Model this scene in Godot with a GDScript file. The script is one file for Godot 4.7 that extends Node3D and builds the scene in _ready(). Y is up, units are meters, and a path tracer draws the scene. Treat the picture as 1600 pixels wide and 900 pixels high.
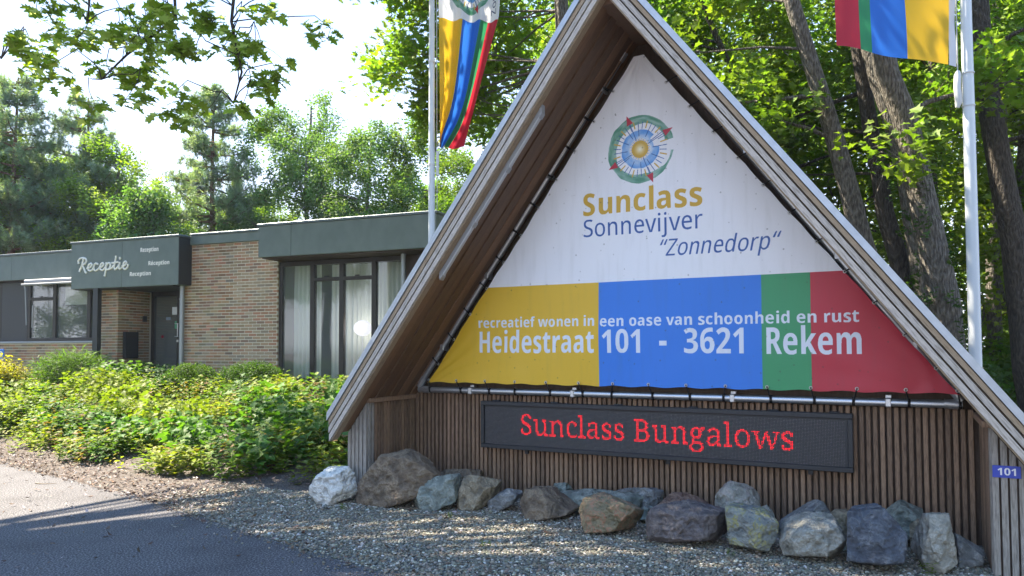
extends Node3D

# A triangular timber sign shelter at the entrance of a holiday park, reception building behind, woods around.
const SIGN_AT := Vector3(-1.652, 0.0, -7.465)
const SIGN_TURN := -28.24
const HOUSE_AT := Vector3(-5.792, 0.0, -15.2105)
const HOUSE_TURN := -21.1

var rng := RandomNumberGenerator.new()
var used := {}
var mats := {}

# ---------------------------------------------------------------- helpers
func numbered(called: String) -> String:
	var n: int = used.get(called, 0)
	used[called] = n + 1
	return called if n == 0 else "%s_%03d" % [called, n]

func tag(o: Node, label: String, category: String, group := "") -> void:
	o.set_meta("label", label)
	o.set_meta("category", category)
	if group: o.set_meta("group", group)

func thing(called: String, label: String, category: String, at := Vector3.ZERO, turn_deg := 0.0, group := "") -> Node3D:
	var o := Node3D.new()
	o.name = numbered(called)
	add_child(o)
	o.position = at
	o.rotation_degrees.y = turn_deg
	tag(o, label, category, group)
	return o

func put(called: String, mesh: Mesh, m: Material, parent: Node, at := Vector3.ZERO) -> MeshInstance3D:
	var o := MeshInstance3D.new()
	o.mesh = mesh
	o.material_override = m
	o.name = numbered(called) if parent == self else called
	parent.add_child(o, true)
	o.position = at
	return o

func st_new() -> SurfaceTool:
	var st := SurfaceTool.new()
	st.begin(Mesh.PRIMITIVE_TRIANGLES)
	return st

func done(st: SurfaceTool) -> ArrayMesh:
	st.generate_normals()
	return st.commit()

func tri(st: SurfaceTool, a: Vector3, b: Vector3, c: Vector3) -> void:
	st.add_vertex(a); st.add_vertex(b); st.add_vertex(c)

func quad(st: SurfaceTool, a: Vector3, b: Vector3, c: Vector3, d: Vector3) -> void:
	tri(st, a, b, c); tri(st, a, c, d)

# chamfered box given by its low and high corner
func bevel(st: SurfaceTool, lo: Vector3, hi: Vector3, b := 0.004) -> void:
	var c := (lo + hi) / 2.0
	var h := (hi - lo) / 2.0
	var k := minf(b, minf(h.x, minf(h.y, h.z)) * 0.45)
	st.set_smooth_group(-1)
	for ax in 3:
		for s in [-1.0, 1.0]:
			var u := (ax + 1) % 3
			var v := (ax + 2) % 3
			var p: Array[Vector3] = []
			for q in [[-1, -1], [1, -1], [1, 1], [-1, 1]]:
				var w := Vector3.ZERO
				w[ax] = s * h[ax]
				w[u] = q[0] * (h[u] - k)
				w[v] = q[1] * (h[v] - k)
				p.append(c + w)
			if s > 0: quad(st, p[0], p[3], p[2], p[1])
			else: quad(st, p[0], p[1], p[2], p[3])
	if k <= 0.0: return
	for ax in 3:                                   # edges along ax
		var u := (ax + 1) % 3
		var v := (ax + 2) % 3
		for su in [-1.0, 1.0]:
			for sv in [-1.0, 1.0]:
				var a := Vector3.ZERO; var b2 := Vector3.ZERO
				a[u] = su * h[u]; a[v] = sv * (h[v] - k)
				b2[u] = su * (h[u] - k); b2[v] = sv * h[v]
				var a1 := a; var a2 := a; var b3 := b2; var b4 := b2
				a1[ax] = -h[ax] + k; a2[ax] = h[ax] - k; b3[ax] = -h[ax] + k; b4[ax] = h[ax] - k
				if su * sv > 0: quad(st, c + a1, c + a2, c + b4, c + b3)
				else: quad(st, c + a1, c + b3, c + b4, c + a2)

func bbox(lo: Vector3, hi: Vector3, b := 0.004) -> ArrayMesh:
	var st := st_new()
	bevel(st, lo, hi, b)
	return done(st)

# polygon in the xy plane (counter-clockwise seen from +z) extruded from z0 (far) to z1 (near)
func prism(st: SurfaceTool, poly: PackedVector2Array, z0: float, z1: float) -> void:
	st.set_smooth_group(-1)
	if Geometry2D.is_polygon_clockwise(poly):
		pass
	else:
		poly = poly.duplicate(); poly.reverse()
	var ix := Geometry2D.triangulate_polygon(poly)
	for i in range(0, ix.size(), 3):
		var a := poly[ix[i]]; var b := poly[ix[i + 1]]; var c := poly[ix[i + 2]]
		if (b - a).cross(c - a) > 0.0:
			var t := b; b = c; c = t
		tri(st, Vector3(a.x, a.y, z1), Vector3(b.x, b.y, z1), Vector3(c.x, c.y, z1))
		tri(st, Vector3(a.x, a.y, z0), Vector3(c.x, c.y, z0), Vector3(b.x, b.y, z0))
	for i in poly.size():
		var a := poly[i]; var b := poly[(i + 1) % poly.size()]
		quad(st, Vector3(a.x, a.y, z1), Vector3(a.x, a.y, z0), Vector3(b.x, b.y, z0), Vector3(b.x, b.y, z1))

func prism_mesh(poly: PackedVector2Array, z0: float, z1: float) -> ArrayMesh:
	var st := st_new()
	prism(st, poly, z0, z1)
	return done(st)

func tube(st: SurfaceTool, pts: Array, radii: Array, sides := 8, cap := true) -> void:
	st.set_smooth_group(1)
	var rings: Array = []
	var side := Vector3.RIGHT
	for i in pts.size():
		var d: Vector3 = (pts[mini(i + 1, pts.size() - 1)] - pts[maxi(i - 1, 0)])
		d = d.normalized() if d.length() > 1e-6 else Vector3.UP
		if i == 0: side = d.cross(Vector3(0.31, 0.17, 0.93)).normalized()
		side = (side - d * side.dot(d)).normalized()
		var up := d.cross(side)
		var ring: Array[Vector3] = []
		for k in sides:
			var a := TAU * k / sides
			ring.append(pts[i] + (side * cos(a) + up * sin(a)) * float(radii[i]))
		rings.append(ring)
	for i in pts.size() - 1:
		for k in sides:
			var k2 := (k + 1) % sides
			quad(st, rings[i][k], rings[i + 1][k], rings[i + 1][k2], rings[i][k2])
	if cap:
		st.set_smooth_group(-1)
		var n := pts.size() - 1
		for k in range(1, sides - 1):
			tri(st, rings[0][0], rings[0][k], rings[0][k + 1])
			tri(st, rings[n][0], rings[n][k + 1], rings[n][k])

func tube_mesh(pts: Array, radii: Array, sides := 10) -> ArrayMesh:
	var st := st_new()
	tube(st, pts, radii, sides)
	return done(st)

func rod(a: Vector3, b: Vector3, r: float, sides := 10) -> ArrayMesh:
	return tube_mesh([a, b], [r, r], sides)

# ---------------------------------------------------------------- materials
func noise(sd: int, freq: float, kind := FastNoiseLite.TYPE_SIMPLEX_SMOOTH, octaves := 4) -> FastNoiseLite:
	var n := FastNoiseLite.new()
	n.seed = sd; n.frequency = freq; n.noise_type = kind
	n.fractal_type = FastNoiseLite.FRACTAL_FBM if octaves > 1 else FastNoiseLite.FRACTAL_NONE
	n.fractal_octaves = octaves
	return n

func ntex(n: FastNoiseLite, stops: Array, size := 512) -> NoiseTexture2D:
	var t := NoiseTexture2D.new()
	t.width = size; t.height = size; t.seamless = true; t.noise = n
	if stops.size():
		var g := Gradient.new()
		var off := PackedFloat32Array(); var col := PackedColorArray()
		for s in stops:
			off.append(s[0]); col.append((s[1] as Color).linear_to_srgb())
		g.offsets = off; g.colors = col
		t.color_ramp = g
	return t

func mat(called: String, color: Color, rough := 0.7, metal := 0.0) -> StandardMaterial3D:
	var m := StandardMaterial3D.new()
	m.resource_name = called
	m.albedo_color = color.linear_to_srgb()
	m.roughness = rough
	m.metallic = metal
	return m

# colours given as linear base colours; the noise is laid on in three planes, scale in repeats per metre
func nmat(called: String, stops: Array, freq: float, scale: Vector3, rough := 0.8, sd := 1, bump := 0.0, world := false, kind := FastNoiseLite.TYPE_SIMPLEX_SMOOTH, octaves := 4, size := 512) -> StandardMaterial3D:
	var m := mat(called, Color.WHITE, rough)
	var n := noise(sd, freq, kind, octaves)
	m.albedo_texture = ntex(n, stops, size)
	m.uv1_triplanar = true
	m.uv1_world_triplanar = world
	m.uv1_scale = scale
	m.uv1_triplanar_sharpness = 4.0
	if bump != 0.0:
		m.heightmap_enabled = true
		m.heightmap_texture = ntex(n, [], size)
		m.heightmap_scale = bump
	return m

func leaf_mat(called: String, back: Color, rough := 0.5) -> StandardMaterial3D:
	var m := mat(called, Color.WHITE, rough)
	m.vertex_color_use_as_albedo = true
	m.backlight_enabled = true
	m.backlight = back
	m.metallic_specular = 0.35
	return m

# ---------------------------------------------------------------- copies
func inst(buf: PackedFloat32Array, b: Basis, o: Vector3, c: Color) -> void:
	buf.append_array(PackedFloat32Array([b.x.x, b.y.x, b.z.x, o.x, b.x.y, b.y.y, b.z.y, o.y, b.x.z, b.y.z, b.z.z, o.z, c.r, c.g, c.b, 1.0]))

func copies(called: String, mesh: Mesh, m: Material, buf: PackedFloat32Array, parent: Node) -> MultiMeshInstance3D:
	var mm := MultiMesh.new()
	mm.transform_format = MultiMesh.TRANSFORM_3D
	mm.use_colors = true
	mm.mesh = mesh
	mm.instance_count = buf.size() / 16
	mm.buffer = buf
	var o := MultiMeshInstance3D.new()
	o.multimesh = mm
	o.material_override = m
	o.name = numbered(called) if parent == self else called
	parent.add_child(o, true)
	o.set_meta("kind", "stuff")
	return o

func rnd(a: float, b: float) -> float:
	return rng.randf_range(a, b)

func ball() -> Vector3:
	while true:
		var v := Vector3(rnd(-1, 1), rnd(-1, 1), rnd(-1, 1))
		if v.length_squared() <= 1.0: return v
	return Vector3.ZERO

func any_turn() -> Basis:
	return Basis(Vector3.UP, rnd(0, TAU)) * Basis(Vector3.RIGHT, rnd(-0.7, 0.7)) * Basis(Vector3.BACK, rnd(-0.7, 0.7))

func shade(c: Color, spread: float) -> Color:
	var k := 1.0 + rnd(-spread, spread)
	return Color(c.r * k * rnd(0.9, 1.12), c.g * k, c.b * k * rnd(0.85, 1.1))

# ---------------------------------------------------------------- lettering and print
func font(serif := false, bold := true) -> SystemFont:
	var f := SystemFont.new()
	f.font_names = PackedStringArray(["Droid Serif" if serif else "Droid Sans"])
	f.font_weight = 700 if bold else 400
	return f

func text_mesh(text: String, f: Font, depth := 0.0) -> TextMesh:
	var t := TextMesh.new()
	t.font = f; t.text = text; t.font_size = 64; t.pixel_size = 0.01; t.depth = depth; t.curve_step = 1.5
	t.horizontal_alignment = HORIZONTAL_ALIGNMENT_LEFT
	t.vertical_alignment = VERTICAL_ALIGNMENT_BOTTOM
	return t

# triangles of a text, baseline at 0, cap height 1, starting at x = 0; the last entry is its width
func text_tris(text: String, f: Font) -> Array:
	var lo := 1e9; var hi := -1e9
	for v in text_mesh("H", f).get_mesh_arrays()[Mesh.ARRAY_VERTEX]:
		lo = minf(lo, v.y); hi = maxf(hi, v.y)
	# a text with descenders sits lower: align on the cap H put in front of it
	var with: PackedVector3Array = text_mesh(text, f).get_mesh_arrays()[Mesh.ARRAY_VERTEX]
	var x0 := 1e9; var x1 := -1e9
	for v in with:
		x0 = minf(x0, v.x); x1 = maxf(x1, v.x)
	var out := PackedVector2Array()
	var k := 1.0 / (hi - lo)
	for v in with: out.append(Vector2((v.x - x0) * k, (v.y - lo) * k))
	return [out, (x1 - x0) * k]

class Canvas:
	var w: int
	var h: int
	var px: PackedByteArray
	var lo: Vector2
	var hi: Vector2
	func _init(w_: int, h_: int, lo_: Vector2, hi_: Vector2, c: Color) -> void:
		w = w_; h = h_; lo = lo_; hi = hi_
		px = PackedByteArray(); px.resize(w * h * 4)
		for i in w * h:
			px[i * 4] = c.r8; px[i * 4 + 1] = c.g8; px[i * 4 + 2] = c.b8; px[i * 4 + 3] = 255
	func spot(x: int, y: int, c: Color, a := 1.0) -> void:
		if x < 0 or y < 0 or x >= w or y >= h: return
		var i := (y * w + x) * 4
		px[i] = int(lerpf(px[i], c.r8, a)); px[i + 1] = int(lerpf(px[i + 1], c.g8, a)); px[i + 2] = int(lerpf(px[i + 2], c.b8, a))
	func pix(p: Vector2) -> Vector2:
		return Vector2((p.x - lo.x) / (hi.x - lo.x) * w, (hi.y - p.y) / (hi.y - lo.y) * h)
	func fill_tri(a: Vector2, b: Vector2, c: Vector2, col: Color) -> void:
		a = pix(a); b = pix(b); c = pix(c)
		var area := (b - a).cross(c - a)
		if absf(area) < 1e-6: return
		if area < 0: var t := b; b = c; c = t
		for y in range(maxi(0, int(minf(a.y, minf(b.y, c.y)))), mini(h, int(maxf(a.y, maxf(b.y, c.y))) + 1)):
			for x in range(maxi(0, int(minf(a.x, minf(b.x, c.x)))), mini(w, int(maxf(a.x, maxf(b.x, c.x))) + 1)):
				var p := Vector2(x + 0.5, y + 0.5)
				if (b - a).cross(p - a) >= 0 and (c - b).cross(p - b) >= 0 and (a - c).cross(p - c) >= 0:
					spot(x, y, col)
	func rect(x0: float, y0: float, x1: float, y1: float, c: Color) -> void:
		var a := pix(Vector2(x0, y1)); var b := pix(Vector2(x1, y0))
		for y in range(maxi(0, roundi(a.y)), mini(h, roundi(b.y))):
			for x in range(maxi(0, roundi(a.x)), mini(w, roundi(b.x))): spot(x, y, c)
	func line(a: Vector2, b: Vector2, wid: float, c: Color) -> void:
		var n := (b - a).orthogonal().normalized() * wid / 2
		fill_tri(a - n, b - n, b + n, c); fill_tri(a - n, b + n, a + n, c)
	func tex() -> ImageTexture:
		return ImageTexture.create_from_image(Image.create_from_data(w, h, false, Image.FORMAT_RGBA8, px))

func write(cv: Canvas, text: String, f: Font, at: Vector2, width: float, cap: float, c: Color, slant := 0.0, quarter := false) -> void:
	var t := text_tris(text, f)
	var v: PackedVector2Array = t[0]
	var kx: float = width / float(t[1])
	for i in range(0, v.size(), 3):
		var p: Array[Vector2] = []
		for k in 3:
			var q := Vector2(v[i + k].x * kx + v[i + k].y * cap * slant, v[i + k].y * cap)
			p.append(at + (Vector2(-q.y, q.x) if quarter else q))
		cv.fill_tri(p[0], p[1], p[2], c)

func sun_logo(cv: Canvas, at: Vector2, k: float) -> void:
	var green := Color8(70, 135, 105); var blue := Color8(70, 140, 215); var dark := Color8(40, 80, 150); var gold := Color8(205, 165, 60); var red := Color8(185, 40, 60)
	var nz := noise(5, 0.02, FastNoiseLite.TYPE_SIMPLEX_SMOOTH, 3)
	var mid := cv.pix(at)
	var unit := cv.w / (cv.hi.x - cv.lo.x)
	var reach := int(0.36 * k * unit)
	for dy in range(-reach, reach):
		for dx in range(-reach, reach):
			var r := Vector2(dx, dy).length() / unit / k
			var a := fposmod(rad_to_deg(atan2(-dy, dx)), 360.0)
			var x := int(mid.x) + dx; var y := int(mid.y) + dy
			var wob := nz.get_noise_2d(a * 1.2, r * 900.0)
			if a > 12.0 and a < 352.0:                       # brushed ring, thinning out clockwise towards the gap
				var inner := 0.232 + 0.012 * sin(deg_to_rad(a * 2.0))
				var outer := 0.312
				if a > 285.0:
					inner = lerpf(0.235, 0.292, clampf((a - 285.0) / 50.0, 0, 1))
				if r > inner + wob * 0.01 and r < outer + wob * 0.012:
					cv.spot(x, y, green, clampf(0.75 + wob * 0.5, 0.3, 0.95))
			if r > 0.10 and r < 0.178 + wob * 0.008 and not (a > 2.0 and a < 42.0 and r > 0.13):
				cv.spot(x, y, blue, clampf(0.35 + (r - 0.1) * 6.0 + wob * 0.3, 0.15, 0.9))
			if r < 0.08:
				cv.spot(x, y, gold.lerp(Color8(250, 246, 225), clampf(1.0 - r / 0.06, 0, 1)))
	for i in 44:
		var a := TAU * i / 44.0
		var d := Vector2.from_angle(a)
		cv.line(at + d * 0.078 * k, at + d * 0.098 * k, 0.004 * k, gold if i % 2 else dark)
	for i in 36:
		var a := TAU * (i + 0.3) / 36.0
		var d := Vector2.from_angle(a)
		if i % 3 == 1: cv.line(at + d * 0.195 * k, at + d * 0.262 * k, 0.011 * k, gold)
		else: cv.line(at + d * (0.12 if i % 3 == 0 else 0.185) * k, at + d * 0.252 * k, 0.006 * k, dark)
	for deg in [111.0, 28.0, 207.0, 291.0]:
		var d := Vector2.from_angle(deg_to_rad(deg))
		var n := d.orthogonal()
		cv.line(at + d * 0.09 * k, at + d * 0.27 * k, 0.006 * k, dark)
		cv.fill_tri(at + d * 0.255 * k - n * 0.032 * k, at + d * 0.345 * k, at + d * 0.255 * k + n * 0.032 * k, red)

# ---------------------------------------------------------------- ground shape
func house_sd(x: float, z: float) -> Vector2:      # along the reception's front, distance in front of it
	var r := Vector2(x - HOUSE_AT.x, z - HOUSE_AT.z)
	return Vector2(r.x * 0.933 + r.y * 0.36, -(r.x * 0.36 - r.y * 0.933))

func ground_y(x: float, z: float) -> float:
	var p := house_sd(x, z)
	var edge := clampf(4.1 + 0.255 * p.x, 2.6, 5.55)
	if p.x > 6.3: edge = lerpf(5.55, 4.3, clampf((p.x - 6.3) / 0.8, 0, 1))
	var t := clampf((edge - p.y) / maxf(edge, 0.1), 0, 1)
	var h := 0.72 * sin(t * PI / 2)
	if p.x < -4.0: h *= lerpf(1.0, 0.3, clampf((-4.0 - p.x) / 14.0, 0, 1))
	if p.x > 8.0: h *= lerpf(1.0, 0.35, clampf((p.x - 8.0) / 3.0, 0, 1))
	return h

func on_ground(x: float, z: float) -> Vector3:
	return Vector3(x, ground_y(x, z), z)

func kind_of(o: Node, kind: String) -> void:
	o.set_meta("kind", kind)

const ROAD_EDGE := [-30.0, -27.0, -12.0, -13.85, -8.2, -10.9, -6.77, -9.83, -5.3, -8.72, -3.95, -7.66, -2.9, -6.72, -1.83, -5.77, -0.85, -4.95, 0.4, -3.95, 2.0, -2.75, 4.5, -1.1, 9.0, 1.5]

func road_z(x: float) -> float:                    # z of the road's far edge at x
	for i in range(0, ROAD_EDGE.size() - 2, 2):
		if x >= ROAD_EDGE[i] and x <= ROAD_EDGE[i + 2]:
			return lerpf(ROAD_EDGE[i + 1], ROAD_EDGE[i + 3], (x - ROAD_EDGE[i]) / (ROAD_EDGE[i + 2] - ROAD_EDGE[i]))
	return ROAD_EDGE[ROAD_EDGE.size() - 1] if x > 0 else ROAD_EDGE[1]

func build_ground() -> void:
	var xs: Array[float] = []; var zs: Array[float] = []
	for v in [-220.0, -150.0, -100.0, -70.0, -50.0, -38.0, -30.0, -25.0, -21.0, -18.0]: xs.append(v)
	var x := -16.0
	while x < 12.0:
		xs.append(x); x += 0.22
	for v in [13.0, 15.0, 18.0, 24.0, 34.0, 50.0, 80.0, 130.0, 220.0]: xs.append(v)
	for v in [-220.0, -150.0, -100.0, -75.0, -60.0, -48.0, -40.0, -34.0, -29.0, -25.0, -22.0, -20.0]: zs.append(v)
	x = -18.0
	while x < -2.0:
		zs.append(x); x += 0.22
	for v in [-1.5, 0.0, 2.0, 5.0, 10.0, 20.0, 40.0, 80.0, 150.0, 220.0]: zs.append(v)
	var nz := noise(77, 0.9, FastNoiseLite.TYPE_SIMPLEX_SMOOTH, 3)
	var st := st_new()
	st.set_smooth_group(1)
	var at := func(i: int, j: int) -> Vector3:
		var h := ground_y(xs[i], zs[j])
		if h > 0.02: h += nz.get_noise_2d(xs[i], zs[j]) * 0.05
		return Vector3(xs[i], h, zs[j])
	for i in xs.size() - 1:
		for j in zs.size() - 1:
			quad(st, at.call(i, j), at.call(i + 1, j), at.call(i + 1, j + 1), at.call(i, j + 1))
	var soil := nmat("soil with leaf litter", [[0.0, Color(0.035, 0.028, 0.024)], [0.35, Color(0.075, 0.061, 0.053)], [0.55, Color(0.12, 0.10, 0.09)], [0.75, Color(0.065, 0.05, 0.043)], [1.0, Color(0.19, 0.165, 0.15)]], 0.035, Vector3.ONE * 0.7, 0.95, 3, 2.0, true, FastNoiseLite.TYPE_SIMPLEX_SMOOTH, 5, 1024)
	var g := put("ground", done(st), soil, self)
	kind_of(g, "structure")
	# road
	var poly := PackedVector2Array()
	var en := noise(9, 2.3, FastNoiseLite.TYPE_SIMPLEX_SMOOTH, 3)
	var xx := -30.0
	while xx < 9.0:
		poly.append(Vector2(xx, -(road_z(xx) + en.get_noise_1d(xx) * 0.10)))
		xx += 0.15 if xx > -10.0 else 1.0
	poly.append(Vector2(9, 12)); poly.append(Vector2(9, -14)); poly.append(Vector2(-30, -14))
	poly[poly.size() - 3] = Vector2(9.0, -1.5)
	var rs := st_new()
	prism(rs, poly, -0.05, 0.012)
	var asphalt := nmat("asphalt", [[0.0, Color(0.018, 0.017, 0.019)], [0.36, Color(0.050, 0.047, 0.051)], [0.52, Color(0.092, 0.087, 0.092)], [0.68, Color(0.15, 0.142, 0.148)], [1.0, Color(0.38, 0.36, 0.36)]], 0.11, Vector3.ONE * 0.42, 0.85, 21, 0.8, false, FastNoiseLite.TYPE_SIMPLEX, 3, 1024)
	asphalt.detail_enabled = true
	asphalt.detail_blend_mode = BaseMaterial3D.BLEND_MODE_MUL
	asphalt.detail_albedo = ntex(noise(4, 0.012, FastNoiseLite.TYPE_SIMPLEX_SMOOTH, 4), [[0.0, Color(0.58, 0.57, 0.57)], [0.45, Color(0.86, 0.86, 0.87)], [1.0, Color(1, 1, 1)]], 512)
	asphalt.detail_uv_layer = BaseMaterial3D.DETAIL_UV_2
	asphalt.uv2_triplanar = true
	asphalt.uv2_scale = Vector3.ONE * 0.17
	var road := put("road", done(rs), asphalt, self)
	road.rotation_degrees.x = -90.0
	kind_of(road, "structure")
	# gravel bed in front of and under the sign
	var gp := PackedVector2Array()
	for v in [[-3.35, -7.2], [-2.9, -7.75], [-2.2, -8.05], [-1.75, -8.15], [-1.2, -8.6], [4.4, -5.6], [5.5, -4.2], [6.2, 0.0], [2.0, -2.6], [0.4, -3.8], [-0.85, -4.8], [-1.83, -5.62]]: gp.append(Vector2(v[0], -v[1]))
	var gs := st_new()
	prism(gs, gp, -0.05, 0.005)
	var gm := nmat("gravel bed", [[0.0, Color(0.03, 0.03, 0.03)], [0.45, Color(0.09, 0.09, 0.085)], [0.65, Color(0.17, 0.165, 0.15)], [1.0, Color(0.34, 0.34, 0.33)]], 0.09, Vector3.ONE * 1.6, 0.9, 31, 1.0, false, FastNoiseLite.TYPE_CELLULAR, 2, 512)
	var gb := put("gravel_path", done(gs), gm, self)
	gb.rotation_degrees.x = -90.0
	kind_of(gb, "structure")
	# pebbles
	var peb := pebble_mesh()
	var buf := PackedFloat32Array()
	rng.seed = 11
	var sign_turn := Basis(Vector3.UP, deg_to_rad(SIGN_TURN))
	var n := 0
	while n < 90000:
		var l := Vector3(rnd(-2.1, 6.3), 0, rnd(-0.78, 3.9))
		if l.x < 0.0 and l.z < -0.35: continue
		var p := SIGN_AT + sign_turn * l
		var over := p.z - road_z(p.x)
		if over > -0.05 and rng.randf() > exp(-maxf(over, 0) * 9.0) * 0.25: continue
		if over > -0.5 and rng.randf() < (over + 0.5) * 0.6: continue
		if l.x < -0.6 and rng.randf() < (-0.6 - l.x) / 1.3: continue
		if house_sd(p.x, p.z).y < clampf(4.1 + 0.255 * house_sd(p.x, p.z).x, 2.6, 5.55) + 0.05 and l.x < 0.0: continue
		n += 1
		var s := rnd(0.005, 0.0105) if rng.randf() < 0.88 else rnd(0.010, 0.016)
		var tone := rng.randf()
		var c := Color(0.155, 0.143, 0.108)
		if tone > 0.93: c = Color(0.56, 0.53, 0.46)
		elif tone > 0.75: c = Color(0.32, 0.295, 0.235)
		elif tone > 0.62: c = Color(0.22, 0.17, 0.12)
		elif tone > 0.40: c = Color(0.19, 0.183, 0.15)
		inst(buf, any_turn().scaled(Vector3(s, s * rnd(0.55, 0.85), s * rnd(0.7, 1.1))), Vector3(p.x, (0.014 if over > 0 else 0.006) + s * rnd(0.2, 0.7), p.z), shade(c, 0.3))
	var pm := mat("pebble stone", Color.WHITE, 0.75)
	pm.vertex_color_use_as_albedo = true
	var pebs := copies("gravel", peb, pm, buf, self)
	tag(pebs, "grey and white loose gravel spread in front of the timber sign", "gravel")
	build_litter()

func pebble_mesh() -> ArrayMesh:
	var st := st_new()
	st.set_smooth_group(1)
	var v: Array[Vector3] = []
	for k in 5: v.append(Vector3(cos(TAU * k / 5.0), 0.35 + 0.2 * (k % 2), sin(TAU * k / 5.0)) * Vector3(0.95, 1, 0.9))
	for k in 5: v.append(Vector3(cos(TAU * (k + 0.5) / 5.0), -0.35, sin(TAU * (k + 0.5) / 5.0)))
	var top := Vector3(0.1, 0.95, 0); var low := Vector3(0, -0.9, 0.1)
	for k in 5:
		var k2 := (k + 1) % 5
		tri(st, top, v[k2], v[k])
		tri(st, v[k], v[k2], v[5 + k])
		tri(st, v[k2], v[5 + k2], v[5 + k])
		tri(st, low, v[5 + k], v[5 + k2])
	return done(st)

func build_litter() -> void:
	rng.seed = 12
	# flakes: dead leaves, bark and needles along the road edge, in the bed and on the gravel
	var leaf := leaf_shape([0.0, 0.0, 0.22, 0.3, 0.26, 0.6, 0.0, 1.0], 0.35)
	var buf := PackedFloat32Array()
	var i := 0
	while i < 10500:
		var x := rnd(-11.0, 0.5)
		var z := road_z(x) + (-absf(rng.randfn(0.0, 0.75)) + 0.12 if rng.randf() < 0.55 else -rnd(0.0, 4.5))
		if rng.randf() < 0.05: z = road_z(x) + rnd(0.0, 2.2)
		var hs := house_sd(x, z)
		if hs.y < 0.4: continue
		if x > -2.6 and z > road_z(x) - 1.9 and rng.randf() < 0.72: continue
		i += 1
		var y := ground_y(x, z)
		if z > road_z(x): y = 0.014
		var tone := rng.randf()
		var c := Color(0.16, 0.132, 0.118)
		if tone > 0.8: c = Color(0.33, 0.29, 0.27)
		elif tone > 0.5: c = Color(0.10, 0.068, 0.052)
		elif tone > 0.3: c = Color(0.17, 0.115, 0.08)
		var s := rnd(0.018, 0.06)
		inst(buf, Basis(Vector3.UP, rnd(0, TAU)) * Basis(Vector3.RIGHT, PI / 2 + rnd(-0.5, 0.5)) * Basis(Vector3.UP, rnd(-0.6, 0.6)).scaled(Vector3(s * rnd(0.4, 1.0), s, s)), Vector3(x, y + rnd(0.008, 0.035), z), shade(c, 0.35))
	var dm := leaf_mat("dead leaf", Color(0.25, 0.2, 0.15), 0.8)
	tag(copies("leaf_litter", leaf, dm, buf, self), "dry brown leaf litter and bark scattered along the road edge", "leaf litter")
	# twigs lying about
	var tm := nmat("dead twig", [[0.0, Color(0.12, 0.09, 0.06)], [1.0, Color(0.35, 0.29, 0.22)]], 0.05, Vector3.ONE * 4.0, 0.9, 8)
	var spots := [[-3.37, -7.36, 0.55, 0.35], [-3.1, -7.55, 0.3, 1.1], [-1.72, -6.25, 0.35, -0.5], [-0.95, -6.95, 0.22, 0.15], [0.95, -5.55, 0.2, 0.75], [0.35, -6.05, 0.22, -0.4], [-5.2, -8.3, 0.25, 0.1], [-0.75, -6.7, 0.3, 0.05], [2.6, -4.75, 0.3, 0.2], [-2.4, -6.9, 0.28, -0.9]]
	for s in spots:
		var pts: Array = []; var rad: Array = []
		var d := Vector3(cos(s[3]), 0, sin(s[3]))
		for k in 6:
			var t: float = k / 5.0
			pts.append(d * (t - 0.5) * float(s[2]) + d.cross(Vector3.UP) * sin(t * 3.3) * 0.04 * float(s[2]) / 0.3)
			rad.append(0.0055 * (1.15 - 0.7 * t))
		var o := put("fallen_twig", tube_mesh(pts, rad, 6), tm, self, Vector3(s[0], 0.022 if s[1] < road_z(s[0]) else 0.019, s[1]))
		tag(o, "thin dry twig lying on the gravel or road edge", "twig", "fallen twigs around the road edge and gravel")

# leaf in the xy plane, y along its length, points given for the right half
func leaf_outline(half: Array) -> PackedVector2Array:
	var r := PackedVector2Array()
	for i in range(0, half.size(), 2): r.append(Vector2(half[i], half[i + 1]))
	for i in range(half.size() - 4, 0, -2): r.append(Vector2(-half[i], half[i + 1]))
	return r

func add_leaf(st: SurfaceTool, xf: Transform3D, half: Array, fold: float) -> void:
	var o := leaf_outline(half)
	st.set_smooth_group(-1)
	var mid := xf * Vector3(0, 0.48, 0)
	for i in o.size():
		var a := o[i]; var b := o[(i + 1) % o.size()]
		var pa := xf * Vector3(a.x, a.y, absf(a.x) * fold - a.y * a.y * fold * 0.5)
		var pb := xf * Vector3(b.x, b.y, absf(b.x) * fold - b.y * b.y * fold * 0.5)
		tri(st, mid, pb, pa)

func leaf_shape(half: Array, fold: float) -> ArrayMesh:
	var st := st_new()
	add_leaf(st, Transform3D.IDENTITY, half, fold)
	return done(st)

const OAK := [0.0, 0.0, 0.07, 0.10, 0.26, 0.13, 0.13, 0.27, 0.40, 0.38, 0.17, 0.50, 0.42, 0.70, 0.15, 0.72, 0.10, 0.90, 0.0, 1.0]
const LOBED := [0.0, 0.0, 0.34, 0.08, 0.25, 0.30, 0.52, 0.50, 0.22, 0.60, 0.0, 1.0]
const OVATE := [0.0, 0.0, 0.26, 0.35, 0.20, 0.72, 0.0, 1.0]
const KITE := [0.0, 0.0, 0.34, 0.45, 0.0, 1.0]

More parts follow.
